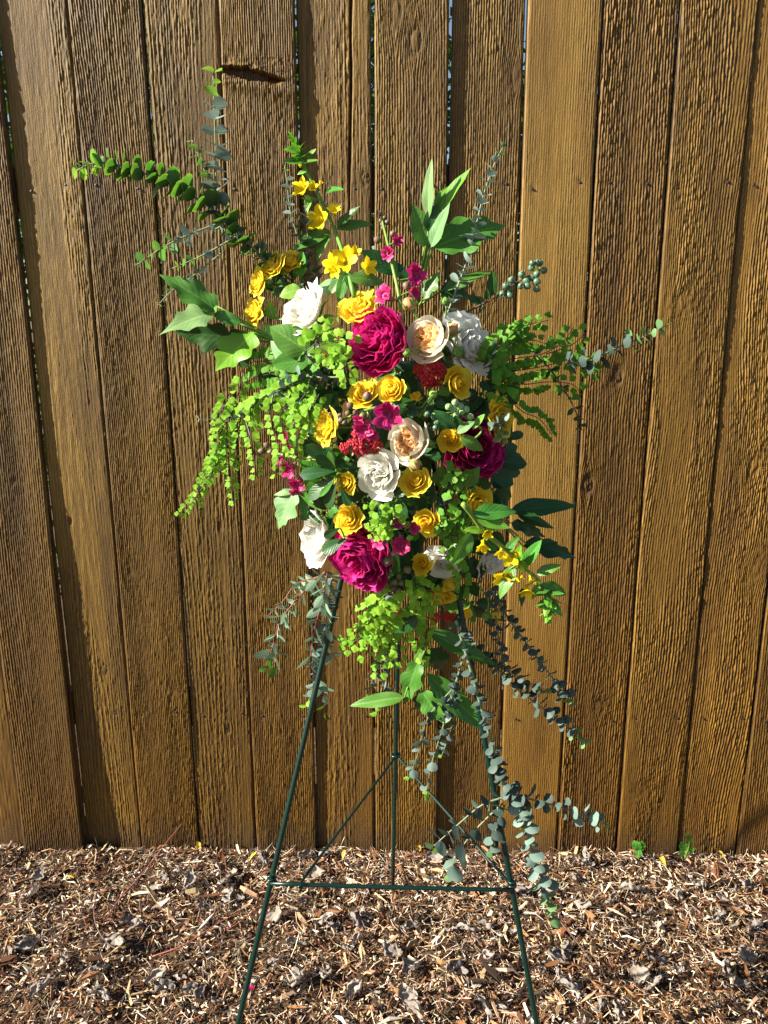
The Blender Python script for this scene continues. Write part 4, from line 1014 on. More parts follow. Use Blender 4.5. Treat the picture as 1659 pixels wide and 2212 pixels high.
euc('short silvery eucalyptus stem behind the upper loosestrife', [(690, 610), (662, 560), (640, 500), (626, 450), (621, 400), (615, 358)], 12, 8, 17, ('eucshade', 'eucl', 'euct'), base=1.165, laterals=[([(670, 560), (662, 480), (658, 420)], 11, 9, 17)])
euc('slender silvery eucalyptus stem rising at the upper right', [(962, 690), (985, 628), (1010, 560), (1028, 490), (1045, 420), (1065, 362), (1090, 310)], 12, 9, 15, ('eucl', 'eucl', 'eucg'), base=1.12)
euc('eucalyptus sprig pointing right beyond the right fern', [(1225, 790), (1290, 770), (1340, 748), (1390, 728), (1450, 697)], 15, 14, 17, ('eucshade', 'eucg', 'euc'), base=1.13)
euc('green eucalyptus stem bending down on the right over the fence', [(1150, 760), (1190, 800), (1235, 870), (1258, 930)], 10, 12, 24, ('leafdk', 'leafdk', 'leafdk'), base=1.15, kind='ell', wide=1.3, stemmat='woodtw')
euc('willowy eucalyptus branch trailing at the lower left', [(702, 1236), (650, 1285), (608, 1340), (588, 1400), (580, 1440)], 17, 20, 20, ('willow', 'willow', 'leaf'), off=.0, kind='ell', stemmat='redtw', droop=.4, wide=1.15, group='willow leaved eucalyptus', laterals=[([(640, 1296), (600, 1350), (597, 1410), (602, 1450)], 17, 19, 22), ([(690, 1245), (640, 1262), (610, 1300), (578, 1330)], 11, 12, 24)])
euc('willowy eucalyptus branch hanging over the left easel leg', [(708, 1236), (697, 1300), (680, 1360), (672, 1440), (700, 1490), (702, 1540)], 20, 18, 24, ('willow', 'willow', 'leaf'), off=-.01, kind='ell', stemmat='redtw', droop=.4, wide=1.2, group='willow leaved eucalyptus', laterals=[([(700, 1280), (705, 1340), (715, 1400), (728, 1430)], 17, 16, 24)])
euc('pale round leaved eucalyptus hanging behind the left easel leg', [(718, 1245), (706, 1320), (695, 1400), (680, 1470), (662, 1530)], 12, 11, 14, BL, base=1.19)
euc('pale round leaved eucalyptus hanging below the bottom fern', [(840, 1262), (832, 1340), (838, 1400), (828, 1470), (812, 1548)], 11, 12, 15, BL, base=1.19, laterals=[([(838, 1400), (808, 1460), (793, 1506)], 10, 9, 16)])
euc('big silver eucalyptus stalk hanging down the right easel leg and branching near the ground', [(985, 1340), (1015, 1440), (1040, 1530), (1066, 1620), (1086, 1690), (1128, 1752), (1146, 1830), (1170, 1900), (1198, 1990)], 8, 18, 19, ('eucshade', 'euc', 'eucg'), base=1.10, sr=.0026,
    laterals=[([(1088, 1722), (1040, 1740), (985, 1785), (934, 1830)], 14, 16, 24), ([(1086, 1735), (1030, 1790), (985, 1850), (975, 1895)], 15, 17, 26), ([(1090, 1740), (1072, 1790), (1062, 1850)], 13, 12, 20),
              ([(1095, 1712), (1160, 1730), (1230, 1750), (1318, 1785)], 15, 14, 22), ([(1066, 1620), (1090, 1690), (1120, 1730), (1140, 1790)], 8, 11, 13)])
euc('dark eucalyptus branch hanging diagonally at the lower right', [(1058, 1270), (1105, 1345), (1160, 1420), (1205, 1480), (1235, 1530)], 11, 12, 15, DK, base=1.15, sr=.002, laterals=[([(1070, 1330), (1085, 1420), (1110, 1460), (1180, 1490)], 12, 11, 18)])
euc('long dusky eucalyptus branch stretching right across the lower fence', [(1000, 1375), (1060, 1430), (1120, 1490), (1180, 1535), (1225, 1570), (1262, 1604)], 11, 12, 17, DK, base=1.16, laterals=[([(1020, 1410), (1090, 1440), (1130, 1470), (1172, 1500)], 11, 10, 15)])
euc('drooping silvery eucalyptus with three thin tails between the easel legs', [(998, 1430), (972, 1520), (948, 1600), (930, 1660), (920, 1735)], 8, 11, 22, ('eucshade', 'euc', 'euct'), base=1.14,
    laterals=[([(985, 1480), (925, 1550), (902, 1630), (880, 1690)], 10, 11, 24), ([(985, 1480), (980, 1550), (966, 1600), (952, 1638)], 8, 9, 17), ([(1000, 1430), (975, 1500), (965, 1560)], 8, 8, 14)])
euc('small eucalyptus tuft above the dark right peony', [(1060, 930), (1085, 905), (1080, 935), (1093, 962)], 10, 9, 12, BG, off=-.03)
euc('blue grey eucalyptus sprig among the fern on the left', [(745, 815), (690, 815), (640, 815), (600, 830)], 12, 11, 14, ('eucshade', 'euc', 'euc'), off=-.005, wide=.7, laterals=[([(640, 850), (590, 868), (545, 880), (500, 905), (430, 905)], 9, 8, 22)])

# ------------------------------------------------------------------ maidenhair fern
def fern(label, strands, size, gap, mat='fern', off=0.0, stem_from=None, spread=1.0, light=(-.45, -1, .35)):
    rnd = random.Random(int(strands[0][0][0] * 3 + strands[0][0][1])); P0 = wpath(strands[0][:1], off)[0]
    t = thing('maidenhair_fern', label, 'fern', P0, 'maidenhair fern fronds'); o = Vector(P0)
    for s in strands:
        P = wpath(s, off); stem_part(t, P, .0009, .0005, 'fernst', n=16, seg=5)
        S = spline(P, 200); L = [0]
        for i in range(200): L.append(L[-1] + (S[i + 1] - S[i]).length)
        pm = pxm(s[0][0], s[0][1], P[0].y); d = .4 * gap * pm; k = 0; i = 0
        while d < L[-1]:
            while L[i] < d: i += 1
            f = d / L[-1]; T = (S[min(200, i + 2)] - S[max(0, i - 3)]).normalized(); view = (CAM - S[i]).normalized()
            sd = T.cross(view).normalized() * (1 if k % 2 else -1); sz = 1.08 * size * pm * rnd.uniform(.8, 1.2) * (1.1 - .35 * f)
            nrm = Vector(light) + Vector((rnd.gauss(0, .35), rnd.gauss(0, .3), rnd.gauss(0, .35)))
            dr = (T * rnd.uniform(.25, .8) + sd * 1.0 + Vector((0, 0, -.25))).normalized()
            st = S[i] + dr * sz * .35 * spread + view * rnd.uniform(-.004, .008)
            part('leaflet', FAN[mat][rnd.randrange(4)], t, frame(st - o, dr, nrm, sz, sz, sz))
            d += .74 * gap * pm * rnd.uniform(.8, 1.2); k += 1
    return t
fern('bright green fern cascading far down at the left', [
    [(660, 818), (561, 866), (520, 905), (480, 985), (440, 1050), (389, 1110)],
    [(525, 800), (512, 860), (490, 930), (495, 1000), (506, 1080)],
    [(530, 905), (545, 960), (555, 1030)], [(512, 880), (478, 930), (470, 990), (450, 1040)],
    [(545, 870), (520, 900), (515, 960), (505, 1010)], [(470, 960), (455, 1010), (432, 1050), (425, 1090)], [(500, 850), (470, 905), (466, 960)]], 15, 10, off=-.01)
fern('bright green fern hanging in front of the left side of the mound', [
    [(590, 850), (588, 905), (605, 970), (598, 1022)], [(680, 870), (655, 910), (640, 960), (642, 990)], [(560, 850), (545, 890), (552, 920)],
    [(640, 860), (610, 890), (615, 930), (628, 975)], [(690, 850), (672, 890), (668, 930)], [(660, 850), (640, 880), (636, 920)]], 16, 10, off=-.015)
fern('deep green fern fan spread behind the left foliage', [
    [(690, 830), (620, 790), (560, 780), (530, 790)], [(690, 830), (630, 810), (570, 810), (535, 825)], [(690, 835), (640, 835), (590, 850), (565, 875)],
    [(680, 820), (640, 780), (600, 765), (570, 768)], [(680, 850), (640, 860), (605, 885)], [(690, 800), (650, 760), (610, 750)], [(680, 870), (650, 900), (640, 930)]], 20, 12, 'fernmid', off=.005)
fern('large lobed yellow green fern tip below the tall white rose', [
    [(660, 760), (690, 735), (715, 712), (735, 702)], [(680, 740), (700, 712), (690, 700)], [(690, 745), (728, 735), (760, 742)], [(700, 750), (735, 765), (748, 800), (752, 832)], [(690, 748), (712, 770), (735, 790)], [(670, 740), (680, 725), (672, 712)]], 21, 12, off=-.03)
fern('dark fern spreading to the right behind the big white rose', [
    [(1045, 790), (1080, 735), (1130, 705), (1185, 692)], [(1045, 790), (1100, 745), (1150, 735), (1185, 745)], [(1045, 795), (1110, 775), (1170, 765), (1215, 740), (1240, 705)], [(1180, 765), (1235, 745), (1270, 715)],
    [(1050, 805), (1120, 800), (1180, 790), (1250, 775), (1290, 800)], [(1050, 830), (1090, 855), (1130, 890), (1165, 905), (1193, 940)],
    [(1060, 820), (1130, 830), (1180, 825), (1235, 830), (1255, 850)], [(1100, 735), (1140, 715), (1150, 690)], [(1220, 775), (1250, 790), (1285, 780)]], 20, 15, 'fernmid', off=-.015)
fern('green fern sprig above the lower hanging snapdragon', [
    [(860, 1140), (840, 1115), (810, 1100), (795, 1102)], [(855, 1140), (825, 1130), (800, 1140)], [(850, 1130), (845, 1105), (850, 1090)], [(840, 1130), (820, 1115), (815, 1090)], [(845, 1140), (815, 1150), (800, 1150)], [(870, 1150), (885, 1150)]], 17, 10, off=-.04)
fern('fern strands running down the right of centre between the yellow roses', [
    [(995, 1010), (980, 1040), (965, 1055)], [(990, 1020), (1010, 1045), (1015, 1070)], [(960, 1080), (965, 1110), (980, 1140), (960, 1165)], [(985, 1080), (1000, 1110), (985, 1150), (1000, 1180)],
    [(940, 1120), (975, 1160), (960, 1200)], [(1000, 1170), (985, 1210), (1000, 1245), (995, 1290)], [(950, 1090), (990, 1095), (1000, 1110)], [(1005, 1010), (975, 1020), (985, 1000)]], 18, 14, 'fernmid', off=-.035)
fern('light green fern hanging below the lower peony between the easel legs', [
    [(862, 1265), (830, 1290), (800, 1310), (775, 1325)], [(850, 1290), (815, 1330), (780, 1360), (735, 1385)], [(855, 1300), (830, 1350), (800, 1390), (790, 1425)], [(860, 1310), (850, 1370), (835, 1410), (815, 1462)],
    [(862, 1310), (870, 1360), (862, 1400), (872, 1440)], [(840, 1320), (800, 1370), (770, 1400)], [(845, 1330), (820, 1390), (850, 1430)], [(830, 1300), (810, 1330), (790, 1345)], [(812, 1360), (775, 1380), (745, 1400)]], 20, 16, off=-.02)
fern('narrow light green fern strand hanging over the red yarrow at the bottom', [
    [(890, 1240), (905, 1290), (925, 1340), (918, 1380), (912, 1428)], [(895, 1260), (935, 1280), (925, 1310)], [(905, 1300), (895, 1350), (905, 1400)], [(880, 1270), (905, 1285), (900, 1320)]], 17, 11, off=-.03)

# ------------------------------------------------------------------ leafy sprigs
def sprig(name, label, cat, frm, leaves, off=0.0, base=None, group=None, stem='stem', sr=.0018):
    """leaves: (kind, material, x0, y0, x1, y1, width, variant, normal a, normal b[, depth of tip])"""
    def dep(x, y): return (base if base is not None else mound(x, y)) + off
    P0 = at(frm[0], frm[1], dep(*frm) + .02); t = thing(name, label, cat, P0, group)
    for l in leaves:
        k, m, x0, y0, x1, y1, w, v, a, b = l[:10]; dz = l[10] if len(l) > 10 else 0
        b0 = at(x0, y0, dep(x0, y0)); b1 = at(x1, y1, dep(x0, y0) + dz)
        add_leaf(t, k, m, b0, b1, facing(a, b), w, v)
        if (b0 - P0).length > .004: stem_part(t, [P0, P0.lerp(b0, .5) + Vector((0, .004, 0)), b0], sr, sr * .6, stem, n=6, name='leaf_stalk')
    return t
LG = 'lobed leaf sprigs'
sprig('lobed_leaf_sprig', 'pointed pale green leaf sprig standing tall at the upper right', 'leaf sprig', (905, 620), [
    ('lance', 'leafpale', 926, 472, 923, 340, .75, 0, -.8, .1, -.02), ('lance', 'leaflime', 940, 460, 1019, 368, .9, 1, -.6, .5), ('ovate', 'leaf', 916, 534, 899, 434, .85, 0, .3, .2), ('lance', 'leafpale', 930, 535, 976, 440, 1.1, 1, -.8, .2, -.02),
    ('lobed2', 'leaf', 937, 534, 1098, 468, .85, 0, -.2, .6), ('lance', 'leaflime', 942, 455, 962, 395, 1.2, 2, -.4, .3), ('lance', 'leaf', 940, 450, 952, 405, .9, 3, .2, .2), ('ovate', 'leafdk', 925, 500, 945, 440, 1, 1, .1, .3)], base=1.13, group=LG)
sprig('lobed_leaf_sprig', 'two toothed green leaves low at the upper right behind the snapdragon', 'leaf sprig', (905, 660), [
    ('lobed2', 'leaf', 916, 645, 952, 586, .9, 1, -.5, .4), ('lance', 'leaf', 955, 628, 1064, 575, .8, 0, -.2, .7), ('lobed2', 'leafdk', 950, 630, 1020, 625, .8, 2, .1, .6), ('ovate', 'leafdk', 860, 590, 780, 545, .8, 1, -.1, .5), ('ovate', 'leafdk', 880, 610, 850, 560, .8, 0, .2, .3)], base=1.15, group=LG)
sprig('lobed_leaf_sprig', 'large lobed green leaf sprig reaching out to the left', 'leaf sprig', (620, 745), [
    ('lobed2', 'leaf', 470, 672, 343, 577, .62, 0, .1, .9), ('lobed', 'leafpale', 462, 676, 336, 706, 1.05, 0, -.7, .5, -.04), ('lobed2', 'leaflime', 546, 718, 470, 806, 1.15, 1, -.6, .25, -.03), ('lobed2', 'leafdk', 540, 722, 455, 808, .9, 2, .2, -.2, .03),
    ('lobed2', 'leafdk', 500, 728, 384, 716, .8, 1, .2, -.2, .03), ('ovate', 'leaflime', 470, 662, 418, 680, 1.2, 2, -.6, .4), ('lance', 'leaf', 520, 700, 450, 670, 1.1, 3, -.3, .5)], base=1.14, group=LG, sr=.0022)
sprig('lobed_leaf_sprig', 'broad green leaves under the tall white rose at left', 'leaf sprig', (700, 780), [
    ('ovate', 'leaf', 668, 762, 580, 700, 1.1, 0, -.4, .6), ('ovate', 'rleaf', 670, 775, 590, 790, 1.1, 1, -.3, .5), ('ovate', 'leafpale', 640, 790, 572, 740, .8, 2, -.8, .2), ('ovate', 'leaf', 680, 790, 640, 840, 1.1, 0, -.5, .3), ('ovate', 'leaflime', 650, 800, 690, 780, 1.2, 1, -.5, .3), ('ovate', 'leaf', 655, 860, 600, 900, 1, 2, -.5, .3)], off=.01, group=LG)
sprig('lobed_leaf_sprig', 'pointed lobed leaf sprig drooping below the spray between the easel legs', 'leaf sprig', (915, 1380), [
    ('lobed2', 'leaf', 905, 1425, 866, 1530, .60, 0, -.4, .3), ('lance', 'leaf', 874, 1506, 748, 1521, .75, 0, -.1, .9), ('lance', 'leaf', 920, 1362, 1070, 1441, .7, 1, .2, .8), ('lobed2', 'leafdk', 930, 1400, 968, 1465, .8, 2, .2, .1, .02),
    ('lobed2', 'leaf', 910, 1490, 960, 1572, .8, 0, -.5, .3, -.02), ('lance', 'leaf', 922, 1455, 1056, 1580, .75, 1, -.3, .6), ('lance', 'leaf', 920, 1375, 892, 1450, .8, 3, -.9, .2), ('lobed2', 'leafdk', 915, 1490, 940, 1565, 1.0, 2, .2, .0, .02), ('ovate', 'leafdk', 900, 1330, 850, 1370, 1, 0, 0, .2)], off=-.03, group=LG, sr=.002)
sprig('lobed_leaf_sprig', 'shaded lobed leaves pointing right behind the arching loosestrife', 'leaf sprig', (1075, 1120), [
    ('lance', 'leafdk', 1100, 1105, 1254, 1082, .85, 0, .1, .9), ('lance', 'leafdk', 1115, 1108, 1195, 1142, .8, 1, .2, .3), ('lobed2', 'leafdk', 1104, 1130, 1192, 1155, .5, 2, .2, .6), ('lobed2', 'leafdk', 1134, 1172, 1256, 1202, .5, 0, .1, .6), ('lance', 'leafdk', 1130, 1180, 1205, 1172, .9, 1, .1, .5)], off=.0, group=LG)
sprig('lobed_leaf_sprig', 'pale veined leaf pointing down at the left below the drooping snapdragon', 'leaf sprig', (668, 1035), [
    ('lobed2', 'leafpale', 638, 1058, 590, 1145, .95, 0, -.7, .2), ('lance', 'leaf', 650, 1062, 664, 1122, 1.1, 1, -.4, .2), ('lance', 'leafpale', 634, 1062, 586, 1066, .9, 2, -.6, .5)], off=.0, group=LG)
PG = 'dark glossy leaf rosettes'
sprig('glossy_leaf_rosette', 'rosette of dark glossy leaves fanning left beside the white quartered rose', 'leaf rosette', (735, 1020), [
    ('oblong', 'leafdk', 725, 1018, 644, 1024, .95, 0, -.3, .5), ('oblong', 'leafdk', 728, 1010, 660, 962, .9, 1, -.2, .6), ('oblong', 'leafdk', 725, 1012, 684, 988, 1.1, 0, -.4, .4, -.02), ('oblong', 'leafdk', 724, 1030, 656, 1078, .95, 2, -.3, .3), ('oblong', 'leafdk', 728, 1040, 702, 1100, 1, 0, -.4, .2), ('oblong', 'leaf', 725, 1034, 690, 1072, .7, 3, -.6, .3, -.02),
    ('oblong', 'leafdk', 735, 1050, 756, 1092, 1.1, 1, -.1, .1), ('oblong', 'leaf', 726, 1014, 705, 980, .8, 2, -.5, .2, -.01), ('oblong', 'leafdk', 732, 1012, 700, 965, .9, 3, 0, .4)], off=-.02, group=PG)
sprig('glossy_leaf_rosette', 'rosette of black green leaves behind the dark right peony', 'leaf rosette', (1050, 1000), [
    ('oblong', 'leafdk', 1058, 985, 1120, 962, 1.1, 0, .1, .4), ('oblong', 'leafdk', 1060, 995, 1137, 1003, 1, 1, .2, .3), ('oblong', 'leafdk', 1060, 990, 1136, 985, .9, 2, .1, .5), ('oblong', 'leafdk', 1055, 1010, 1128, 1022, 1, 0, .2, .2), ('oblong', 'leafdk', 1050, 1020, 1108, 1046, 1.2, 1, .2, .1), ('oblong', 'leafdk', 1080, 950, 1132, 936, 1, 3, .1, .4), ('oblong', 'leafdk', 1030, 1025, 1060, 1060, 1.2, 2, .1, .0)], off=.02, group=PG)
sprig('glossy_leaf_rosette', 'single dark glossy leaf lying over the left white rose by the lower peony', 'leaf', (745, 1165), [('oblong', 'leafdk', 750, 1163, 692, 1192, 1.3, 0, -.1, .5), ('oblong', 'leafdk', 735, 1140, 700, 1160, 1.2, 1, -.1, .2)], off=-.04, group=PG)
sprig('glossy_leaf_rosette', 'upright dark leaf standing over the dark right peony fern', 'leaf', (985, 1070), [('ovate', 'leaf', 1000, 1052, 1034, 1008, 1.0, 1, .5, .2), ('ovate', 'leaf', 996, 1050, 980, 1030, 1, 0, -.5, .2)], off=-.04, group=PG)
sprig('rose_leaf_sprig', 'fresh green rose leaves among the upper left yellow spray roses', 'leaf sprig', (650, 690), [
    ('ovate', 'leaflime', 650, 625, 600, 636, 1.25, 0, -.5, .6), ('ovate', 'rleaf', 648, 600, 655, 540, 1.1, 1, -.6, .2), ('ovate', 'leafdk', 620, 610, 590, 600, 1, 2, 0, .4), ('ovate', 'rleaf', 590, 690, 578, 648, 1.1, 0, -.4, .3), ('ovate', 'leafdk', 630, 600, 640, 575, 1, 1, .2, .2), ('ovate', 'leafdk', 590, 630, 570, 600, .8, 3, .1, .4),
    ('ovate', 'leafpale', 690, 640, 718, 595, 1.1, 0, -.8, .4), ('ovate', 'rleaf', 600, 720, 570, 705, 1, 1, -.4, .3)], off=.015, group='rose leaf sprigs')
sprig('rose_leaf_sprig', 'dark leaves around the tiny yellow rosebud at the centre', 'leaf sprig', (905, 900), [
    ('ovate', 'leaf', 945, 850, 985, 838, 1, 0, -.2, .8), ('ovate', 'leafdk', 905, 880, 880, 905, 1, 1, -.3, .3), ('ovate', 'leafdk', 920, 880, 950, 900, 1, 0, .2, .3), ('ovate', 'leafdk', 900, 880, 870, 870, 1, 2, -.2, .4), ('ovate', 'leafdk', 940, 870, 970, 880, 1, 1, 0, .3), ('ovate', 'leaf', 885, 850, 875, 825, .7, 2, -.4, .2)], off=.0, group='rose leaf sprigs')
# filler foliage between the flowers; dark leaf colour stands in for shade inside
fr = random.Random(99)
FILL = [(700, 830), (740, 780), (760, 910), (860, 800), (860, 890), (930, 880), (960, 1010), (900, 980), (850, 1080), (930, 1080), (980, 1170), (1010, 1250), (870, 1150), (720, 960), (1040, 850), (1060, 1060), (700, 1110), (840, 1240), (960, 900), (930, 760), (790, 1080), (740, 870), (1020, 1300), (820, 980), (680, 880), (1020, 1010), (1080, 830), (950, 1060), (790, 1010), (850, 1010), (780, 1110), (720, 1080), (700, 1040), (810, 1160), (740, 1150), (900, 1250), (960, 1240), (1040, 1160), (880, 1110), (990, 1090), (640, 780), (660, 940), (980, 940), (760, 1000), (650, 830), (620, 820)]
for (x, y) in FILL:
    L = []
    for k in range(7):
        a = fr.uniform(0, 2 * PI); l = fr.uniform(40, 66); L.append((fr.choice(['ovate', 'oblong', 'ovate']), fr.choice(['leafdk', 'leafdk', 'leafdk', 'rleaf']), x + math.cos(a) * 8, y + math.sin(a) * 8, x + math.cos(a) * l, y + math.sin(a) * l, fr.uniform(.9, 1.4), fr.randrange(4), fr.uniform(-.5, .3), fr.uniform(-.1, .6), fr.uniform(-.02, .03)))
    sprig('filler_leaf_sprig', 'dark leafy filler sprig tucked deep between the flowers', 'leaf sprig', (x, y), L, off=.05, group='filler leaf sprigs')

# ------------------------------------------------------------------ blueberries
def berry_mesh(mat):
    V, F, T = [], [], []; m = 10; pr = [(0, .02), (.03, .22), (.15, .40), (.4, .5), (.65, .44), (.82, .28), (.88, .20)]
    for z, q in pr:
        for k in range(m): V.append((math.cos(2 * PI * k / m) * q, math.sin(2 * PI * k / m) * q, z)); T.append(z)
    for i in range(len(pr) - 1):
        for k in range(m): F.append((i * m + k, i * m + (k + 1) % m, (i + 1) * m + (k + 1) % m, (i + 1) * m + k))
    F.append(tuple(range(m - 1, -1, -1))); F.append(tuple((len(pr) - 1) * m + k for k in range(m)))
    return mesh('berry', V, F, {'u': [0] * len(V), 'v': T}, M[mat])
def crown_mesh():
    V, F = [], []; m = 10
    for k in range(m): a = 2 * PI * k / m; V.append((math.cos(a) * .17, math.sin(a) * .17, .86))
    for k in range(m): a = 2 * PI * k / m; q = .27 if k % 2 else .19; V.append((math.cos(a) * q, math.sin(a) * q, .99 if k % 2 else .90))
    for k in range(m): F.append((k, (k + 1) % m, m + (k + 1) % m, m + k))
    return mesh('berry_crown', V, F, mat=M['berrytop'])
BERRY = {k: berry_mesh(k) for k in ('berry', 'berrydk')}; BCROWN = crown_mesh()
def berries(t, lst, mat, path, off, base=None):
    o = Vector(t.location); S = spline(path, 40); r = random.Random(3)
    for (x, y, rad) in lst:
        Y = (base if base else mound(x, y)) + off - .004 + r.uniform(-.006, .006); p = at(x, y, Y); s = rad * 2 * pxm(x, y, Y)
        near = min(S, key=lambda q: (q - p).length); n = ((p - near).normalized() * .8 + Vector((r.uniform(-.3, .5), -.7, r.uniform(-.2, .4)))).normalized()
        b = part('berry', BERRY[mat], t, Matrix.LocRotScale(p - o - n * s * .45, quat_to(n, r.random() * 6), (s, s, s))); part('berry_crown', BCROWN, b)
        stem_part(t, [near, p - n * s * .4], .0007, .0007, n=2, name='berry_stalk', seg=5)
B1 = [(970, 692), (1030, 663), (1080, 636), (1125, 605), (1168, 583)]
P = wpath(B1, 0, 1.10); t = thing('blueberry_sprig', 'sprig of dark unripe blueberries reaching right above the right fern', 'blueberry sprig', P[0], 'blueberry sprigs')
stem_part(t, P, .0018, .0010, 'woodtw', n=20)
berries(t, [(1093, 617, 8), (1085, 635, 8), (1105, 604, 8), (1103, 624, 8), (1101, 638, 8), (1127, 592, 8), (1125, 617, 8), (1137, 606, 8), (1139, 618, 8), (1148, 578, 8), (1149, 600, 8), (1160, 592, 8), (1160, 608, 8), (1159, 624, 8), (1166, 568, 8), (1175, 584, 8), (1160, 567, 7), (1150, 568, 7)], 'berrydk', P, 0, 1.10)
for (x0, y0, x1, y1) in [(1040, 655, 1004, 640), (1045, 652, 1032, 640), (1050, 648, 1052, 622), (1062, 640, 1062, 584), (1040, 660, 1035, 678), (1010, 678, 1016, 668), (1070, 638, 1078, 630)]:
    add_leaf(t, 'ovate', 'leafdk', at(x0, y0, 1.10), at(x1, y1, 1.095), facing(.1, .5), .75, 1)
B2 = [(975, 930), (985, 905), (1000, 895), (1012, 900)]
P = wpath([(1010, 960), (1040, 930), (1010, 905), (985, 890)], -.045); t = thing('blueberry_sprig', 'sprig of pale green blueberries over the small yellow rose at right', 'blueberry sprig', P[0], 'blueberry sprigs')
stem_part(t, P, .0016, .0010, 'stem', n=20)
berries(t, [(969, 879, 8), (983, 869, 8), (980, 884, 8), (994, 878, 9), (1007, 884, 8), (985, 898, 7), (1016, 900, 8), (998, 890, 7)], 'berry', P, -.045)
berries(t, [(923, 895, 7), (938, 898, 7), (945, 912, 8), (941, 924, 7)], 'berrydk', P, -.02)
for (x0, y0, x1, y1, m, v) in [(985, 925, 938, 885, 'leafdk', 0), (1000, 935, 982, 895, 'leafdk', 1), (985, 935, 1025, 908, 'leafpale', 0), (1020, 925, 1048, 895, 'leaflime', 1), (995, 945, 1050, 972, 'leaf', 2), (1005, 925, 990, 905, 'leaf', 3)]:
    add_leaf(t, 'ovate', m, at(x0, y0, mound(x0, y0) - .05), at(x1, y1, mound(x0, y0) - .055), facing(-.3, .5), .75, v)

# ------------------------------------------------------------------ things lying on the mulch
def dry_leaf_mesh(seed):
    r = random.Random(seed); V, F, T, U = [], [], [], []; nu, nv = 10, 14; p = [r.random() * 6 for _ in range(5)]; roll = r.uniform(2.2, 4.6); cur = r.uniform(-2.2, 2.8)
    for j in range(nv + 1):
        v = j / nv; w = (.30 * math.sin(PI * min(1, v * .97 + .03)) ** .6) * (1 + .22 * math.sin(v * 11 + p[0])) + .01
        for i in range(nu + 1):
            u = -1 + 2 * i / nu; an = u * roll * (.5 + .5 * v); rad = w / max(roll * .5, .3)
            x = math.sin(an) * rad; z = (1 - math.cos(an)) * rad + .08 * math.sin(u * 9 + p[1]) * (.3 + v) + .06 * math.sin(v * 17 + u * 5 + p[2]) + .05 * math.sin(u * 23 + v * 11 + p[4]) + r.uniform(-.025, .025)
            yy, zz = v - .5, z
            x *= 1 + .25 * math.sin(v * 29 + p[3]) * abs(u)
            b = cur * (v - .5); V.append((x + .05 * math.sin(v * 8 + p[3]), math.sin(b) / (cur if abs(cur) > .1 else .1) if abs(cur) > .1 else yy, zz + (1 - math.cos(b)) * .5)); U.append(u); T.append(v)
    for j in range(nv):
        for i in range(nu): a = j * (nu + 1) + i; F.append((a, a + 1, a + nu + 2, a + nu + 1))
    return mesh('dry_leaf', V, F, {'u': U, 'v': T}, M['dry'])
M['dry'] = organic('dry_leaf', (0.20, 0.16, 0.135), (0.30, 0.26, 0.23), trans=0.12, var=0.45, hue=0.01, rough=0.8, spec=0.2, veins=.3)
DRY = [dry_leaf_mesh(s) for s in range(8)]
dr = random.Random(4)
spots = [(400, 1905), (500, 1885), (510, 1900), (480, 1930), (345, 1920), (420, 1950), (700, 1905), (640, 1960), (690, 1995), (740, 2000), (790, 1990), (620, 2030), (580, 2090), (650, 2120), (720, 2110), (760, 2060),
         (830, 2070), (870, 2020), (1000, 2010), (1010, 2060), (980, 2100), (1090, 1930), (1180, 1930), (1250, 1900), (1300, 1960), (1360, 1950), (1420, 1990), (1480, 1930), (1550, 1980), (1600, 1920), (1590, 2080), (1640, 2000), (1560, 2150),
         (1450, 2100), (1380, 2120), (1330, 2180), (1260, 2140), (1240, 2050), (1180, 2100), (60, 1880), (110, 1960), (150, 2100), (90, 2130), (200, 2150), (250, 2060), (300, 2010), (350, 2100), (420, 2140), (480, 2180), (30, 2050), (900, 2180), (1040, 2180), (1120, 2010), (800, 2160), (560, 1850), (690, 1850), (1280, 1850), (960, 1850)]
for (x, y) in spots + [(a + dr.uniform(-45, 45), b + dr.uniform(-25, 25)) for a, b in spots]:
    x += dr.uniform(-18, 18); y += dr.uniform(-12, 12); p = on_ground(x, min(y, 2205)); s = dr.uniform(.022, .058)
    if p.y > fence_y(p.x) - .03: p.y = fence_y(p.x) - .035
    o = part('dry_leaf', DRY[dr.randrange(8)]); o.location = (p.x, p.y, float(gz(p.x, p.y)) + .010)
    o.rotation_euler = (dr.uniform(-.6, .6), dr.uniform(-.6, .6), dr.uniform(0, 6.3)); o.scale = (s * dr.uniform(.8, 1.5), s, s * dr.uniform(.35, .7))
    side = ('left of the easel', 'between the easel legs', 'right of the easel')[0 if x < 560 else 1 if x < 1110 else 2]
    tag(o, 'curled grey dead leaf on the mulch ' + side, 'dead leaf', 'dead leaves ' + side)
def twig(label, pts, r, mat='redtw'):
    P = [on_ground(x, y, z) for (x, y, z) in pts]; t = thing('fallen_twig', label, 'twig', P[0], 'thin twigs on the mulch')
    S = spline(P, 30); stem_part(t, P, r, r * .45, mat, name='shoot', n=30, seg=5)
    for k in (8, 14, 20, 25):
        d = (S[k + 1] - S[k - 1]).normalized(); q = (S[k] + d * .004 + Vector((.002 * (-1) ** k, 0, .002)))
        stem_part(t, [S[k], q], r * .8, r * .3, mat, name='twig_bud', n=2, seg=5)
twig('thin red twig leaning up against the fence at left', [(222, 1998, .012), (260, 1940, .03), (305, 1890, .06), (350, 1832, .10), (392, 1780, .16)], .0016)
twig('grey curved twig lying at the left on the mulch', [(270, 2060, .012), (225, 2030, .02), (203, 1975, .025), (215, 1915, .025), (248, 1880, .02)], .0018, 'woodtw')
twig('reddish twig lying on the mulch left of the easel', [(330, 2066, .012), (400, 2040, .03), (470, 1995, .04), (520, 1970, .045)], .0020)
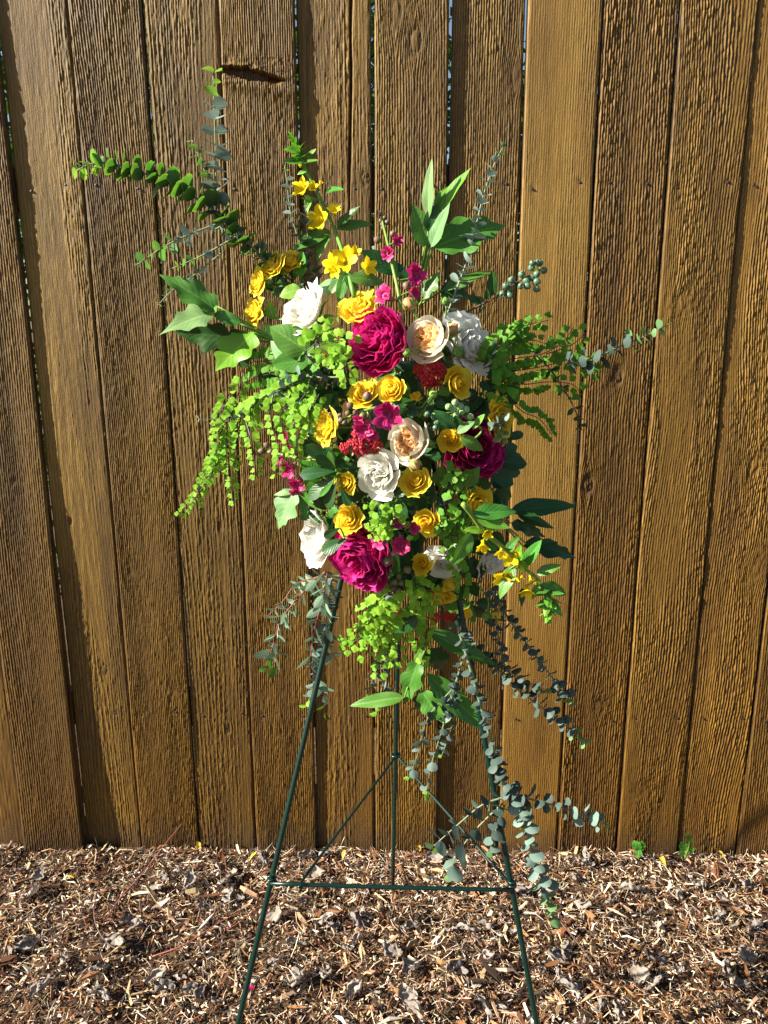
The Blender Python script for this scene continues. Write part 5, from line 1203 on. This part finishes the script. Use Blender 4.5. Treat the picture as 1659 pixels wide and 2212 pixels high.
twig('dark thin twig lying beside the left easel leg', [(490, 2010, .02), (540, 1975, .03), (585, 1930, .03)], .0013)
twig('pale straight twig lying under the eucalyptus at right', [(1210, 1990, .015), (1250, 2040, .015), (1300, 2110, .015)], .0018, 'woodtw')
# ivy seedlings at the foot of the fence
def ivy_hw(v): return .42 * math.sin(PI * (v * .9 + .08)) ** .7 * (.75 + .3 * abs(math.sin(v * 7)))
IVY = leaf_mesh('ivy_leaf', ivy_hw, M['rleaf'], fold=.15, bend=.2, wave=.06)
def ivy(label, frm, leaves):
    p = on_ground(*frm); p.y = min(p.y, fence_y(p.x) - .03); t = thing('ivy_seedling', label, 'ivy', p, 'ivy seedlings at the fence foot')
    for (x0, y0, x1, y1, a, b) in leaves:
        b0, b1 = at(x0, y0, p.y), at(x1, y1, p.y - .006); d = (b1 - b0) * .72
        part('leaf', IVY, t, frame(b0 - p, d, facing(a, b), d.length, d.length)); stem_part(t, [p, p.lerp(b0, .5) + Vector((0, -.004, 0)), b0], .0008, .0006, n=5, name='leaf_stalk', seg=5)
ivy('ivy seedling with two upright leaves at the foot of the fence', (1378, 1850), [(1380, 1836, 1366, 1812, -.4, .4), (1380, 1838, 1392, 1812, .1, .4), (1376, 1850, 1386, 1832, -.3, .6)])
ivy('wider ivy seedling with five small leaves at the foot of the fence at right', (1476, 1850), [(1480, 1838, 1470, 1815, -.3, .4), (1488, 1842, 1502, 1826, .1, .4), (1485, 1822, 1500, 1804, .2, .3), (1478, 1846, 1464, 1838, -.4, .5), (1490, 1812, 1480, 1800, -.2, .3)])
# fallen petals
M['fall'] = organic('fallen_yellow_leaf', (0.62, 0.45, 0.04), (0.70, 0.56, 0.10), trans=.25, var=.2)
FALL = leaf_mesh('fallen_leaf', hw_lance, M['fall'], fold=.5, bend=.3, wave=.1)
FALLP = leaf_mesh('fallen_petal', hw_round, M['peony'], nu=5, nv=5, fold=.4, bend=.4)
for (x, y, s, a, lab) in [(430, 1834, .04, .2, 'narrow yellow leaf lying at the fence foot at left'), (558, 1832, .03, 2.6, 'bent yellow leaf lying at the fence foot left of the easel'), (905, 1842, .04, .1, 'thin yellow leaf lying by the fence behind the easel'), (745, 1842, .03, 3.0, 'small yellow leaf lying by the fence beside the rear leg'),
                     (1270, 1856, .03, .3, 'yellow leaf scrap lying right of the eucalyptus by the fence'), (1425, 1856, .035, 3.2, 'yellow leaf lying between the two ivy seedlings'), (1560, 1862, .04, .0, 'yellow leaf lying at the fence foot at far right'), (160, 1905, .03, 1.2, 'pale yellow leaf lying upright on the mulch at far left'), (1372, 1935, .025, 1.0, 'pale yellow curled petal on the mulch at right')]:
    p = on_ground(x, y); p.y = min(p.y, fence_y(p.x) - .03)
    o = part('fallen_leaf', FALL); o.location = (p.x, p.y, float(gz(p.x, p.y)) + .012); o.rotation_euler = (.2, .3, a); o.scale = (s * .9, s, s); tag(o, lab, 'leaf', 'fallen yellow leaves')
p = on_ground(547, 2148); o = part('fallen_petal', FALLP); o.location = (p.x, p.y, float(gz(p.x, p.y)) + .012); o.scale = (.012, .014, .014); o.rotation_euler = (.5, .2, 1)
tag(o, 'tiny magenta petal fallen on the mulch beside the left easel leg', 'petal')
